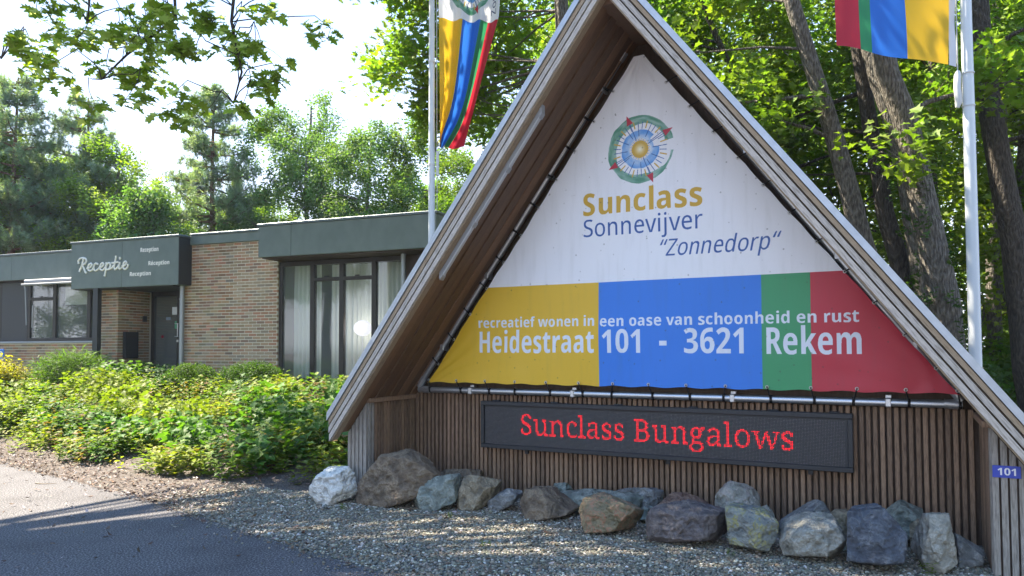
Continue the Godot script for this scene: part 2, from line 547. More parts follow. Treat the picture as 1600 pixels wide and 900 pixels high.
# a twig's worth of leaves round +y
func sprig(half: Array, n: int, length: float, size: float, fold: float, flat := 0.5, sd := 1) -> ArrayMesh:
	var r := RandomNumberGenerator.new()
	r.seed = sd
	var st := st_new()
	for i in n:
		var t := (i + 0.5) / n
		var a := i * 2.399 + r.randf_range(-0.4, 0.4)
		var out := Vector3(cos(a), r.randf_range(-0.25, 0.6), sin(a)).normalized()
		var face := (Vector3.UP * flat + Vector3(r.randf_range(-1, 1), r.randf_range(-0.3, 1), r.randf_range(-1, 1)) * (1.0 - flat)).normalized()
		var side := out.cross(face).normalized()
		face = side.cross(out).normalized()
		var s := size * r.randf_range(0.7, 1.2)
		var o := Vector3(cos(a) * 0.25 * length * r.randf(), length * (t - 0.4), sin(a) * 0.25 * length * r.randf())
		add_leaf(st, Transform3D(Basis(side * s, out * s, face * s), o), half, fold)
	return done(st)

func needle_tuft(n: int, length: float, sd: int) -> ArrayMesh:
	var r := RandomNumberGenerator.new()
	r.seed = sd
	var st := st_new()
	for i in n:
		var a := i * 2.399
		var up := r.randf_range(-0.15, 1.0)
		var d := Vector3(cos(a), up, sin(a)).normalized()
		var w := d.cross(Vector3(r.randf_range(-1, 1), 1, r.randf_range(-1, 1))).normalized() * 0.011
		var o := Vector3(0, r.randf_range(-0.22, 0.22), 0)
		var l := length * r.randf_range(0.6, 1.1)
		tri(st, o - w, o + d * l, o + w)
	return done(st)

# ---------------------------------------------------------------- the sign shelter (local: x along the front, y up, z towards the road)
const MID := 2.84
const SLOPE := 1.32
func roof_y(s: float, m: float) -> float:          # height of the left roof line at s, m metres in from its outer face
	return 0.967 + SLOPE * s - m / 0.6039

const PITCH := 0.9224
# a board along the roof slope, laid out in a frame turned by the pitch so that the grain runs along it
func roof_board(m0: float, m1: float, z0: float, z1: float, right: bool, s0 := -0.07, s1 := MID) -> ArrayMesh:
	var p := PackedVector2Array([Vector2(s0, roof_y(s0, m1)), Vector2(s1, roof_y(s1, m1)), Vector2(s1, roof_y(s1, m0)), Vector2(s0, roof_y(s0, m0))])
	for i in 4:
		if right: p[i].x = 2.0 * MID - p[i].x
		p[i] = p[i].rotated(PITCH if right else -PITCH)
	return prism_mesh(p, z0, z1)

func turned(o: Node3D, right: bool) -> Node3D:
	o.rotation.z = -PITCH if right else PITCH
	return o

func build_sign() -> void:
	var sh := thing("sign_shelter", "large triangular timber sign shelter with steep roof and slatted base on gravel", "sign shelter", SIGN_AT, SIGN_TURN)
	var grey_wood: Array = []
	for k in 3:
		var tone: float = [1.35, 1.2, 1.5][k]
		grey_wood.append(nmat("weathered wood", [[0.0, Color(0.17, 0.145, 0.12) * tone], [0.4, Color(0.30, 0.265, 0.225) * tone], [0.7, Color(0.38, 0.34, 0.295) * tone], [1.0, Color(0.24, 0.19, 0.15) * tone]], 0.02, Vector3(0.7, 7.0, 7.0), 0.85, 40 + k, 0.12))
	var warm_wood := nmat("brown weathered wood", [[0.0, Color(0.20, 0.14, 0.085)], [0.5, Color(0.37, 0.28, 0.185)], [1.0, Color(0.28, 0.20, 0.125)]], 0.02, Vector3(0.7, 7.0, 7.0), 0.8, 45, 0.12)
	var upright := nmat("weathered upright slat", [[0.0, Color(0.15, 0.13, 0.11)], [0.4, Color(0.27, 0.24, 0.205)], [0.7, Color(0.36, 0.325, 0.28)], [1.0, Color(0.20, 0.165, 0.13)]], 0.02, Vector3(7.0, 0.7, 7.0), 0.85, 47, 0.12, true)
	var slat_wood: Array = []
	for k in 5:
		var tone: float = [1.45, 1.2, 1.7, 1.35, 1.95][k]
		slat_wood.append(nmat("brown slat wood", [[0.0, Color(0.075, 0.045, 0.027) * tone], [0.45, Color(0.135, 0.083, 0.050) * tone], [0.7, Color(0.17, 0.108, 0.067) * tone], [1.0, Color(0.10, 0.06, 0.036) * tone]], 0.02, Vector3(8.0, 0.8, 8.0), 0.75, 50 + k, 0.1, true))
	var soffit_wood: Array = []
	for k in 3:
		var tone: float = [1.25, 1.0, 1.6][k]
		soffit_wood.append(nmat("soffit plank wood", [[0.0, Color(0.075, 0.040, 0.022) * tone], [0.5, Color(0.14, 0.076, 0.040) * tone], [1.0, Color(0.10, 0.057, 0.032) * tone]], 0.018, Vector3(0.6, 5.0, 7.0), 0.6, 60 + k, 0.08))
	var dark := nmat("brown backing board", [[0.0, Color(0.075, 0.05, 0.034)], [1.0, Color(0.12, 0.083, 0.058)]], 0.02, Vector3(3.0, 0.6, 3.0), 0.85, 69)
	var trim := nmat("zinc trim", [[0.0, Color(0.38, 0.41, 0.44)], [1.0, Color(0.47, 0.50, 0.53)]], 0.01, Vector3.ONE * 1.5, 0.4, 70)
	trim.metallic = 0.35
	var felt := nmat("green roofing felt", [[0.0, Color(0.05, 0.075, 0.065)], [1.0, Color(0.10, 0.13, 0.11)]], 0.1, Vector3.ONE * 2.0, 0.9, 71)
	var pipe := nmat("galvanised pipe", [[0.0, Color(0.42, 0.43, 0.44)], [1.0, Color(0.60, 0.61, 0.62)]], 0.05, Vector3.ONE * 3.0, 0.38, 72)
	pipe.metallic = 0.85
	var black := mat("black plastic", Color(0.012, 0.012, 0.014), 0.5)
	rng.seed = 21
	for right in [false, true]:
		var slab := turned(put("roof", roof_board(0.012, 0.11, -1.35, 0.145, right), dark, sh), right)
		put("roof_covering", roof_board(-0.012, 0.010, -1.37, 0.12, right, -0.09), felt, slab)
		# fascia: backing, three battens and a zinc trim
		var fascia := turned(put("fascia", roof_board(0.012, 0.172, 0.147, 0.172, right, -0.055), dark, sh), right)
		put("trim", roof_board(-0.016, 0.030, 0.125, 0.214, right, -0.09), trim, fascia)
		put("batten", roof_board(0.037, 0.068, 0.174, 0.200, right, -0.075), warm_wood, fascia)
		put("batten", roof_board(0.082, 0.119, 0.174, 0.205, right, -0.072), grey_wood[0], fascia)
		put("batten", roof_board(0.131, 0.171, 0.174, 0.202, right, -0.066), grey_wood[2], fascia)
		put("edge_strip", roof_board(0.172, 0.182, 0.10, 0.178, right, -0.05), warm_wood, fascia)
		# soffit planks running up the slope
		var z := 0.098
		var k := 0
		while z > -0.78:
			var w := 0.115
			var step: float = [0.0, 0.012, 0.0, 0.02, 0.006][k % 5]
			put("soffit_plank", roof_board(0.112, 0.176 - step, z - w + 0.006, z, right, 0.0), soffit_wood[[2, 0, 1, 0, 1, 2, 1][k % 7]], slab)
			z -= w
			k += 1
	# ridge beam under the apex
	put("ridge_beam", prism_mesh(PackedVector2Array([Vector2(MID - 0.075, 4.36), Vector2(MID + 0.075, 4.36), Vector2(MID + 0.03, 4.42), Vector2(MID - 0.03, 4.42)]), -0.84, 0.09), soffit_wood[0], sh)
	# back wall: dark boards with a slat front up to 1.03 m
	var wall := put("back_wall", prism_mesh(PackedVector2Array([Vector2(0.16, -0.1), Vector2(5.52, -0.1), Vector2(5.52, 0.99), Vector2(MID, 4.5), Vector2(0.16, 0.99)]), -0.90, -0.845), dark, sh)
	var slat := bbox(Vector3(-0.0165, -0.02, -0.02), Vector3(0.0165, 1.03, 0.02), 0.003)
	var s := 0.285
	while s < 5.42:
		var o := put("slat", slat, slat_wood[rng.randi() % 5], wall, Vector3(s, rnd(-0.004, 0.004), -0.815 + rnd(-0.002, 0.002)))
		o.rotation.y = rnd(-0.03, 0.03)
		s += 0.05
	# cheeks
	for right in [false, true]:
		var flip := func(x: float) -> float: return 2.0 * MID - x if right else x
		var core := put("cheek", prism_mesh(PackedVector2Array([Vector2(flip.call(0.025), -0.1), Vector2(flip.call(0.215), -0.1), Vector2(flip.call(0.215), roof_y(0.215, 0.18)), Vector2(flip.call(0.025), roof_y(0.025, 0.18))]), -0.90, -0.03), dark, sh)
		for k in 5:                                   # slats on the front
			var a := 0.0 + 0.049 * k
			var b := a + 0.036
			put("slat", prism_mesh(PackedVector2Array([Vector2(flip.call(a), -0.03), Vector2(flip.call(b), -0.03), Vector2(flip.call(b), roof_y(b, 0.186)), Vector2(flip.call(a), roof_y(a, 0.186))]), -0.028, 0.0), upright, core)
		for k in 17:                                  # slats on the inner and the outer side
			var z1 := -0.035 - 0.05 * k
			var wood: Material = slat_wood[rng.randi() % 5] if k > 1 else upright
			var xi: float = flip.call(0.2275)
			put("slat", bbox(Vector3(xi - 0.0115, -0.03, z1 - 0.034), Vector3(xi + 0.0115, 0.965, z1), 0.003), wood, core)
			var xo: float = flip.call(0.0125)
			put("slat", bbox(Vector3(xo - 0.0115, -0.03, z1 - 0.034), Vector3(xo + 0.0115, 0.655, z1), 0.003), upright, core)
		var xb: float = flip.call(0.245)
		put("top_rail", bbox(Vector3(xb - 0.035, 0.968, -0.80), Vector3(xb + 0.03, 1.012, -0.02), 0.004), slat_wood[4], core)
	# pipe frame that carries the banner
	var zp := -0.735
	var bl := Vector3(0.349, 1.07, zp); var br := Vector3(5.331, 1.07, zp)
	var tl := Vector3(2.70, 4.29, zp); var tr := Vector3(2.98, 4.29, zp)
	for e in [[bl, br], [bl + Vector3(0, 0.03, 0), tl], [br + Vector3(0, 0.03, 0), tr]]:
		var p := put("pipe", rod(e[0], e[1], 0.031, 14), pipe, sh)
		var d: Vector3 = (e[1] - e[0]).normalized()
		for t in [0.02, 0.985]:
			put("coupling", rod(e[0].lerp(e[1], t) - d * 0.045, e[0].lerp(e[1], t) + d * 0.045, 0.038, 14), pipe, p)
		for t in [0.13, 0.36, 0.66, 0.90]:
			var c: Vector3 = e[0].lerp(e[1], t)
			put("bracket", bbox(c + Vector3(-0.022, -0.038, -0.075), c + Vector3(0.022, 0.058, -0.026), 0.003), pipe, p)
			put("bracket", bbox(c + Vector3(-0.024, -0.036, -0.030), c + Vector3(0.024, 0.036, 0.033), 0.008), pipe, p)
	# long lamp under the left roof
	var lamp := thing("strip_light", "long grey strip light fixed under the roof slope facing the reception", "strip light", SIGN_AT, SIGN_TURN)
	var lm := mat("grey lamp housing", Color(0.36, 0.37, 0.38), 0.45, 0.3)
	var cover := mat("milky lamp cover", Color(0.50, 0.51, 0.52), 0.35)
	turned(put("housing", roof_board(0.178, 0.208, 0.045, 0.098, false, 1.16, 2.23), lm, lamp), false)
	turned(put("diffuser", roof_board(0.2085, 0.222, 0.053, 0.090, false, 1.18, 2.21), cover, lamp), false)
	for t in [1.17, 1.52, 1.87, 2.20]:
		turned(put("clip", roof_board(0.176, 0.226, 0.040, 0.103, false, t, t + 0.028), lm, lamp), false)
	build_banner(black)
	build_led()
	# house number
	var plate := thing("number_plate", "small blue house number plate reading 101 on slatted pillar", "number plate", SIGN_AT + Basis(Vector3.UP, deg_to_rad(SIGN_TURN)) * Vector3(5.528, 0.69, 0.004), SIGN_TURN)
	put("plate", bbox(Vector3(-0.078, -0.039, 0), Vector3(0.078, 0.039, 0.005), 0.002), mat("blue enamel", Color(0.025, 0.06, 0.42), 0.3), plate)
	letters("101", font(), plate, Vector3(-0.05, -0.022, 0.0052), 0.10, 0.046, 0.0015, mat("white paint", Color(0.78, 0.78, 0.78), 0.5), "lettering")

func letters(text: String, f: Font, parent: Node, at: Vector3, width: float, cap: float, depth: float, m: Material, called := "lettering") -> void:
	var t := text_tris(text, f)
	var v: PackedVector2Array = t[0]
	var k: float = width / float(t[1])
	var st := st_new()
	st.set_smooth_group(-1)
	for i in range(0, v.size(), 3):
		var p: Array[Vector3] = []
		for j in 3: p.append(at + Vector3(v[i + j].x * k, v[i + j].y * cap, depth))
		if (p[1] - p[0]).cross(p[2] - p[0]).z > 0: tri(st, p[0], p[2], p[1])
		else: tri(st, p[0], p[1], p[2])
	put(called, done(st), m, parent)

func build_banner(black: Material) -> void:
	var lo := Vector2(0.42, 1.12); var hi := Vector2(5.36, 4.22)
	var white := Color8(236, 235, 236)
	var cv := Canvas.new(2048, 1286, lo, hi, white)
	var yc := 2.118
	cv.rect(0.42, 1.12, 2.437, yc, Color8(222, 178, 42))
	cv.rect(2.437, 1.12, 3.898, yc, Color8(48, 122, 214))
	cv.rect(3.898, 1.12, 4.285, yc, Color8(60, 150, 98))
	cv.rect(4.285, 1.12, 5.36, yc, Color8(190, 46, 62))
	var pale := Color8(222, 226, 234)
	write(cv, "Sunclass", font(), Vector2(2.285, 2.757), 1.13, 0.205, Color8(204, 162, 44))
	write(cv, "Sonnevijver", font(false, false), Vector2(2.29, 2.552), 1.125, 0.165, Color8(38, 82, 152))
	write(cv, "\u201cZonnedorp\u201c", font(false, false), Vector2(3.01, 2.328), 1.03, 0.15, Color8(38, 82, 152), 0.2)
	write(cv, "recreatief wonen in", font(), Vector2(1.137, 1.712), 1.255, 0.098, pale)
	write(cv, "een oase van schoonheid en rust", font(), Vector2(2.45, 1.706), 2.19, 0.098, pale)
	write(cv, "Heidestraat", font(), Vector2(1.143, 1.462), 1.245, 0.212, pale)
	write(cv, "101", font(), Vector2(2.47, 1.459), 0.37, 0.215, pale)
	write(cv, "-", font(), Vector2(3.015, 1.455), 0.068, 0.25, pale)
	write(cv, "3621", font(), Vector2(3.237, 1.456), 0.512, 0.218, pale)
	write(cv, "Rekem", font(), Vector2(3.935, 1.450), 0.72, 0.222, pale)
	sun_logo(cv, Vector2(2.852, 3.322), 1.0)
	# weathering: small specks and faint run-off stains
	var dirt := noise(88, 0.05, FastNoiseLite.TYPE_SIMPLEX_SMOOTH, 4)
	rng.seed = 41
	for k in 420:
		var at2 := Vector2i(rng.randi() % 2048, rng.randi() % 1286)
		var rr := 1 + rng.randi() % 3
		for dy in range(-rr, rr + 1):
			for dx in range(-rr, rr + 1):
				if dx * dx + dy * dy <= rr * rr: cv.spot(at2.x + dx, at2.y + dy, Color8(70, 66, 55), rnd(0.15, 0.5))
	for y in cv.h:
		for x in cv.w:
			var v := dirt.get_noise_2d(x * 0.5, y * 0.06)
			if v > 0.12: cv.spot(x, y, Color8(120, 118, 100), (v - 0.12) * 0.10)
	var m := mat("printed banner cloth", Color.WHITE, 0.5)
	m.albedo_texture = cv.tex()
	m.texture_repeat = false
	var b := thing("banner", "triangular printed banner with white top and yellow blue green red band", "banner", SIGN_AT, SIGN_TURN)
	# cloth: rows between the two sloping edges, slack folds towards the corners
	var st := st_new()
	st.set_smooth_group(1)
	var rows := 60; var cols := 90
	var nz := noise(3, 0.6, FastNoiseLite.TYPE_SIMPLEX_SMOOTH, 3)
	var at := func(i: int, j: int) -> Vector3:
		var v := float(i) / rows
		var l := lerpf(0.50, 2.802, v); var r := lerpf(5.312, 2.90, v)
		var u := float(j) / cols
		var y := lerpf(1.147, 4.19, v)
		var sag := 0.012 * sin(u * 15.0 * PI) * sin(u * 15.0 * PI) * maxf(0.0, 1.0 - v * 14.0)
		y += sag
		var x := lerpf(l, r, u)
		x += 0.010 * absf(sin(v * 11.0 * PI)) * ((1.0 - u * 12.0) if u < 0.083 else (-(u * 12.0 - 11.0) if u > 0.917 else 0.0))
		var dl := Vector2(x - 0.50, y - 1.147); var dr := Vector2(5.31 - x, y - 1.147)
		var z := nz.get_noise_2d(x, y) * 0.022 + nz.get_noise_2d(x * 4.0 + 30.0, y * 1.5) * 0.006
		z += 0.016 * sin(dl.angle() * 26.0) * exp(-dl.length() * 2.6) * minf(1.0, dl.length() * 6.0)
		z += 0.016 * sin(dr.angle() * 26.0) * exp(-dr.length() * 2.6) * minf(1.0, dr.length() * 6.0)
		var da := Vector2(x - 2.85, 4.19 - y)
		z += 0.008 * sin(da.angle() * 18.0) * exp(-da.length() * 3.0)
		return Vector3(x, y, -0.665 + z)
	for i in rows:
		for j in cols:
			var q: Array = [at.call(i, j), at.call(i, j + 1), at.call(i + 1, j + 1), at.call(i + 1, j)]
			for k in [0, 2, 1, 0, 3, 2]:
				st.set_uv(Vector2((q[k].x - lo.x) / (hi.x - lo.x), (hi.y - q[k].y) / (hi.y - lo.y)))
				st.add_vertex(q[k])
	put("cloth", done(st), m, b)
	# eyelets with black straps to the pipes
	var ring := TorusMesh.new()
	ring.inner_radius = 0.007; ring.outer_radius = 0.0145; ring.rings = 16; ring.ring_segments = 8
	var brass := mat("eyelet metal", Color(0.62, 0.60, 0.55), 0.35, 0.7)
	var spots: Array = []
	for k in 15: spots.append([Vector3(0.53 + 0.3405 * k, 1.176, -0.652), Vector3(0.53 + 0.3405 * k + (0.02 if k % 3 else -0.03), 1.07, -0.735)])
	for k in 11:
		var t := (k + 0.6) / 11.6
		spots.append([Vector3(lerpf(0.53, 2.80, t), lerpf(1.19, 4.15, t), -0.652), Vector3(lerpf(0.53, 2.80, t) - 0.11, lerpf(1.19, 4.15, t) + 0.07, -0.735)])
		spots.append([Vector3(lerpf(5.285, 2.90, t), lerpf(1.19, 4.15, t), -0.652), Vector3(lerpf(5.285, 2.90, t) + 0.11, lerpf(1.19, 4.15, t) + 0.07, -0.735)])
	for p in spots:
		var e := put("eyelet", ring, brass, b, p[0])
		e.rotation_degrees.x = 90
		var d: Vector3 = p[1] - p[0]
		var hole := put("strap", rod(p[0] + Vector3(0, 0, 0.003), p[1] + Vector3(0, 0, 0.033), 0.006, 6), black, b)
		var along := Vector3.RIGHT if absf(d.x) < 0.06 else Vector3(0.603 * signf(-d.x), 0.797, 0).normalized()
		put("loop", rod(p[1] - along * 0.011, p[1] + along * 0.011, 0.0345, 12), black, hole)

func build_led() -> void:
	var o := thing("led_display", "wide dark LED display with red Sunclass Bungalows text on slat wall", "display", SIGN_AT, SIGN_TURN)
	var frame := nmat("dark display frame", [[0.0, Color(0.018, 0.019, 0.021)], [1.0, Color(0.030, 0.031, 0.034)]], 0.03, Vector3.ONE * 3.0, 0.5, 81)
	var x0 := 1.13; var x1 := 4.578; var y0 := 0.502; var y1 := 0.972
	var z := -0.702
	put("housing", bbox(Vector3(x0 + 0.01, y0 + 0.01, -0.792), Vector3(x1 - 0.01, y1 - 0.01, -0.722), 0.004), frame, o)
	put("frame", bbox(Vector3(x0, y0, -0.77), Vector3(x1, y0 + 0.042, z), 0.005), frame, o)
	put("frame", bbox(Vector3(x0, y1 - 0.042, -0.77), Vector3(x1, y1, z), 0.005), frame, o)
	put("frame", bbox(Vector3(x0, y0 + 0.0425, -0.77), Vector3(x0 + 0.04, y1 - 0.0425, z), 0.005), frame, o)
	put("frame", bbox(Vector3(x1 - 0.04, y0 + 0.0425, -0.77), Vector3(x1, y1 - 0.0425, z), 0.005), frame, o)
	for s in [1.62, 3.05, 4.25]:
		put("bracket", bbox(Vector3(s - 0.02, y0 - 0.045, -0.79), Vector3(s + 0.02, y0 - 0.001, -0.765), 0.003), frame, o)
	for s in [1.30, 1.95, 2.6, 3.3, 3.98, 4.45]:
		put("clamp", bbox(Vector3(s - 0.05, y1 + 0.001, -0.77), Vector3(s + 0.03, y1 + 0.012, -0.735), 0.003), frame, o)
	# dots, 288 by 32
	var t := text_tris("Sunclass Bungalows", font(true, false))
	var v: PackedVector2Array = t[0]
	var pitch := 0.01155
	var nx := 289; var ny := 32
	var gx := x0 + 0.045 + 0.01; var gy := y0 + 0.049
	var lit := {}
	var ax := 1.585; var ay := 0.655; var w := 2.545; var cap := 0.196
	var k: float = w / float(t[1])
	for i in range(0, v.size(), 3):
		var a := Vector2(ax + v[i].x * k, ay + v[i].y * cap); var b := Vector2(ax + v[i + 1].x * k, ay + v[i + 1].y * cap); var c := Vector2(ax + v[i + 2].x * k, ay + v[i + 2].y * cap)
		var sgn := signf((b - a).cross(c - a))
		for cx in range(int((minf(a.x, minf(b.x, c.x)) - gx) / pitch) - 1, int((maxf(a.x, maxf(b.x, c.x)) - gx) / pitch) + 2):
			for cy in range(int((minf(a.y, minf(b.y, c.y)) - gy) / pitch) - 1, int((maxf(a.y, maxf(b.y, c.y)) - gy) / pitch) + 2):
				for sub in [Vector2(0, 0), Vector2(0, 0.15), Vector2(0, -0.15)]:
					var p: Vector2 = Vector2(gx, gy) + (Vector2(cx, cy) + sub) * pitch
					if (b - a).cross(p - a) * sgn >= 0 and (c - b).cross(p - b) * sgn >= 0 and (a - c).cross(p - c) * sgn >= 0:
						lit[Vector2i(cx, cy)] = true
						break
	var thin := {}
	for c: Vector2i in lit:                       # stems at most two dots wide
		var run := 0
		while lit.has(c - Vector2i(run + 1, 0)): run += 1
		var ahead := 0
		while lit.has(c + Vector2i(ahead + 1, 0)): ahead += 1
		if run + ahead + 1 == 3 and run == 2 and lit.has(c + Vector2i(0, 1)) and lit.has(c - Vector2i(0, 1)) and not lit.has(c + Vector2i(1, 1)) and not lit.has(c + Vector2i(1, -1)): continue
		thin[c] = true
	lit = thin
	var dot := SphereMesh.new()
	dot.radius = 0.5; dot.height = 1.0; dot.radial_segments = 8; dot.rings = 4
	var on := PackedFloat32Array(); var off := PackedFloat32Array()
	rng.seed = 31
	for cx in nx:
		for cy in ny:
			var at := Vector3(gx + cx * pitch, gy + cy * pitch, -0.7215)
			if lit.has(Vector2i(cx, cy)): inst(on, Basis.from_scale(Vector3(0.0056, 0.0056, 0.005)), at, Color.WHITE)
			else: inst(off, Basis.from_scale(Vector3(0.0058, 0.0058, 0.005)), at, shade(Color(0.17, 0.15, 0.15), 0.35))
	var red := mat("lit red diode", Color(0.5, 0.02, 0.03), 0.4)
	red.emission_enabled = true
	red.emission = Color(1.0, 0.04, 0.11)
	red.emission_energy_multiplier = 0.75
	copies("lit_led_dots", dot, red, on, o)
	var dull := mat("unlit diode", Color.WHITE, 0.4)
	dull.vertex_color_use_as_albedo = true
	copies("unlit_led_dots", dot, dull, off, o)

# ---------------------------------------------------------------- boulders
const ROCKS := [
	["white", -0.22, 0.30, [-0.26, 0.07, -0.21, 0.22, -0.11, 0.33, 0.17, 0.36, 0.22, 0.14, 0.14, 0.03, -0.20, 0.02], "rough white limestone boulder beside the slatted pillar by the planted bank"],
	["brown", -0.02, 0.30, [0.15, 0.15, 0.17, 0.22, 0.31, 0.33, 0.38, 0.43, 0.62, 0.54, 0.78, 0.55, 0.93, 0.47, 1.09, 0.34, 1.07, 0.16, 0.85, 0.08, 0.68, 0.04, 0.15, 0.02], "large brown triangular boulder next to the white limestone boulder"],
	["green", 0.07, 0.34, [0.79, 0.16, 0.81, 0.25, 1.23, 0.35, 1.26, 0.33, 1.27, 0.11, 0.91, 0.01, 0.80, 0.07], "blocky grey green boulder next to the large brown boulder"],
	["brown", 0.58, 0.25, [0.70, 0.23, 0.85, 0.29, 1.15, 0.31, 1.21, 0.25, 1.21, 0.05, 0.71, 0.01], "flat topped dull brown stone behind the blocky grey green boulder"],
	["tan", 0.22, 0.33, [1.18, 0.16, 1.23, 0.27, 1.35, 0.32, 1.53, 0.31, 1.60, 0.24, 1.57, 0.18, 1.50, 0.04, 1.25, 0.02, 1.19, 0.05], "two toned ochre and slate block shaped stone"],
	["slate", 0.25, 0.22, [1.48, 0.06, 1.51, 0.11, 1.70, 0.22, 1.76, 0.22, 1.82, 0.18, 1.79, 0.11, 1.61, 0.02, 1.51, 0.00], "small slanting blue grey stone beside the two toned block"],
	["brown", 0.20, 0.34, [1.84, 0.10, 1.93, 0.26, 2.11, 0.27, 2.26, 0.16, 2.38, 0.09, 2.36, 0.06, 2.22, 0.03, 1.90, 0.02], "low wedge shaped brown stone between slanting stone and orange boulder"],
	["tan", 0.50, 0.14, [1.94, 0.15, 1.98, 0.23, 2.06, 0.23, 2.10, 0.14, 2.08, 0.05, 1.95, 0.04], "small knobbly tan stone behind the brown wedge stone"],
	["green", 0.68, 0.12, [1.97, 0.22, 2.11, 0.24, 2.12, 0.17, 2.12, 0.03, 1.96, 0.01], "small teal stone against the slats behind the knobbly stone"],
	["green", 0.50, 0.24, [2.04, 0.18, 2.21, 0.21, 2.86, 0.22, 2.90, 0.20, 2.89, 0.11, 2.81, 0.07, 2.24, 0.02, 2.06, 0.03], "long flat green stone lying behind the orange boulder"],
	["slate", 0.64, 0.22, [2.55, 0.18, 2.67, 0.24, 2.94, 0.27, 3.05, 0.25, 3.04, 0.17, 3.01, 0.07, 2.56, 0.02], "flat grey stone against the slats behind the long green stone"],
	["orange", -0.08, 0.36, [2.56, 0.17, 2.63, 0.30, 2.83, 0.31, 3.09, 0.23, 3.03, 0.15, 2.94, 0.04, 2.76, 0.01, 2.65, 0.05], "mossy boulder with rusty orange top"],
	["green", 0.35, 0.12, [2.92, 0.12, 2.98, 0.17, 3.03, 0.15, 3.02, 0.04, 2.92, 0.02], "fist sized pale green stone between orange and purple boulders"],
	["purple", -0.10, 0.40, [3.11, 0.14, 3.21, 0.28, 3.30, 0.31, 3.52, 0.32, 3.66, 0.30, 3.73, 0.28, 3.72, 0.14, 3.67, 0.05, 3.49, 0.02, 3.17, 0.01, 3.12, 0.06], "wide purple grey boulder with flat top"],
	["rust", 0.55, 0.24, [3.02, 0.15, 3.10, 0.22, 3.35, 0.24, 3.49, 0.18, 3.49, 0.05, 3.02, 0.00], "reddish brown stone behind the wide purple boulder"],
	["lichen", 0.50, 0.32, [3.51, 0.19, 3.55, 0.33, 3.64, 0.42, 3.78, 0.40, 3.86, 0.32, 3.91, 0.23, 3.90, 0.04, 3.54, -0.01], "tall rounded speckled boulder against the slat wall"],
	["moss", -0.10, 0.38, [3.73, 0.30, 3.77, 0.35, 3.97, 0.33, 4.08, 0.30, 4.13, 0.24, 4.12, 0.15, 4.04, 0.04, 3.94, 0.01, 3.83, 0.02, 3.77, 0.05, 3.74, 0.21], "blue grey boulder with yellow lichen in front of the tall rounded one"],
	["pale", 0.48, 0.18, [3.84, 0.19, 3.95, 0.25, 3.99, 0.20, 4.02, 0.13, 4.02, 0.01, 3.85, -0.01], "pale pointed stone behind the yellow lichen boulder"],
	["slate", 0.55, 0.26, [4.03, 0.11, 4.14, 0.20, 4.31, 0.31, 4.37, 0.30, 4.42, 0.22, 4.42, 0.06, 4.03, 0.01], "ridged grey stone behind the wide pale tan boulder"],
	["pale", -0.10, 0.40, [4.12, 0.16, 4.17, 0.23, 4.32, 0.30, 4.51, 0.30, 4.55, 0.23, 4.59, 0.16, 4.48, 0.03, 4.17, 0.00, 4.14, 0.06], "wide pale tan boulder with layered face"],
	["tan", 0.45, 0.16, [4.42, 0.23, 4.45, 0.26, 4.55, 0.27, 4.56, 0.06, 4.43, 0.02], "small tan stone wedged behind the large blue boulder"],
	["blue", -0.14, 0.36, [4.58, 0.19, 4.59, 0.40, 4.72, 0.43, 4.80, 0.44, 4.84, 0.35, 4.96, 0.24, 4.95, 0.14, 4.89, 0.04, 4.74, 0.01, 4.64, 0.01, 4.58, 0.09], "large upright dark blue boulder"],
	["green", 0.60, 0.26, [4.80, 0.25, 4.90, 0.34, 4.98, 0.29, 5.07, 0.25, 5.07, 0.10, 4.80, 0.03], "angular green stone between the dark blue boulder and slat wall"],
	["tan", 0.35, 0.16, [4.97, 0.23, 5.01, 0.27, 5.06, 0.25, 5.07, 0.06, 4.98, 0.02], "narrow tan stone behind the upright grey stone"],
	["pale", -0.02, 0.24, [5.06, 0.39, 5.20, 0.41, 5.22, 0.28, 5.24, 0.07, 5.15, 0.01, 5.04, 0.01, 5.00, 0.09, 5.04, 0.21], "narrow upright grey green stone near the number plate pillar"],
	["slate", 0.20, 0.22, [5.23, 0.23, 5.33, 0.18, 5.41, 0.11, 5.40, 0.02, 5.24, -0.01], "dark low stone in the corner by the number plate pillar"],
]

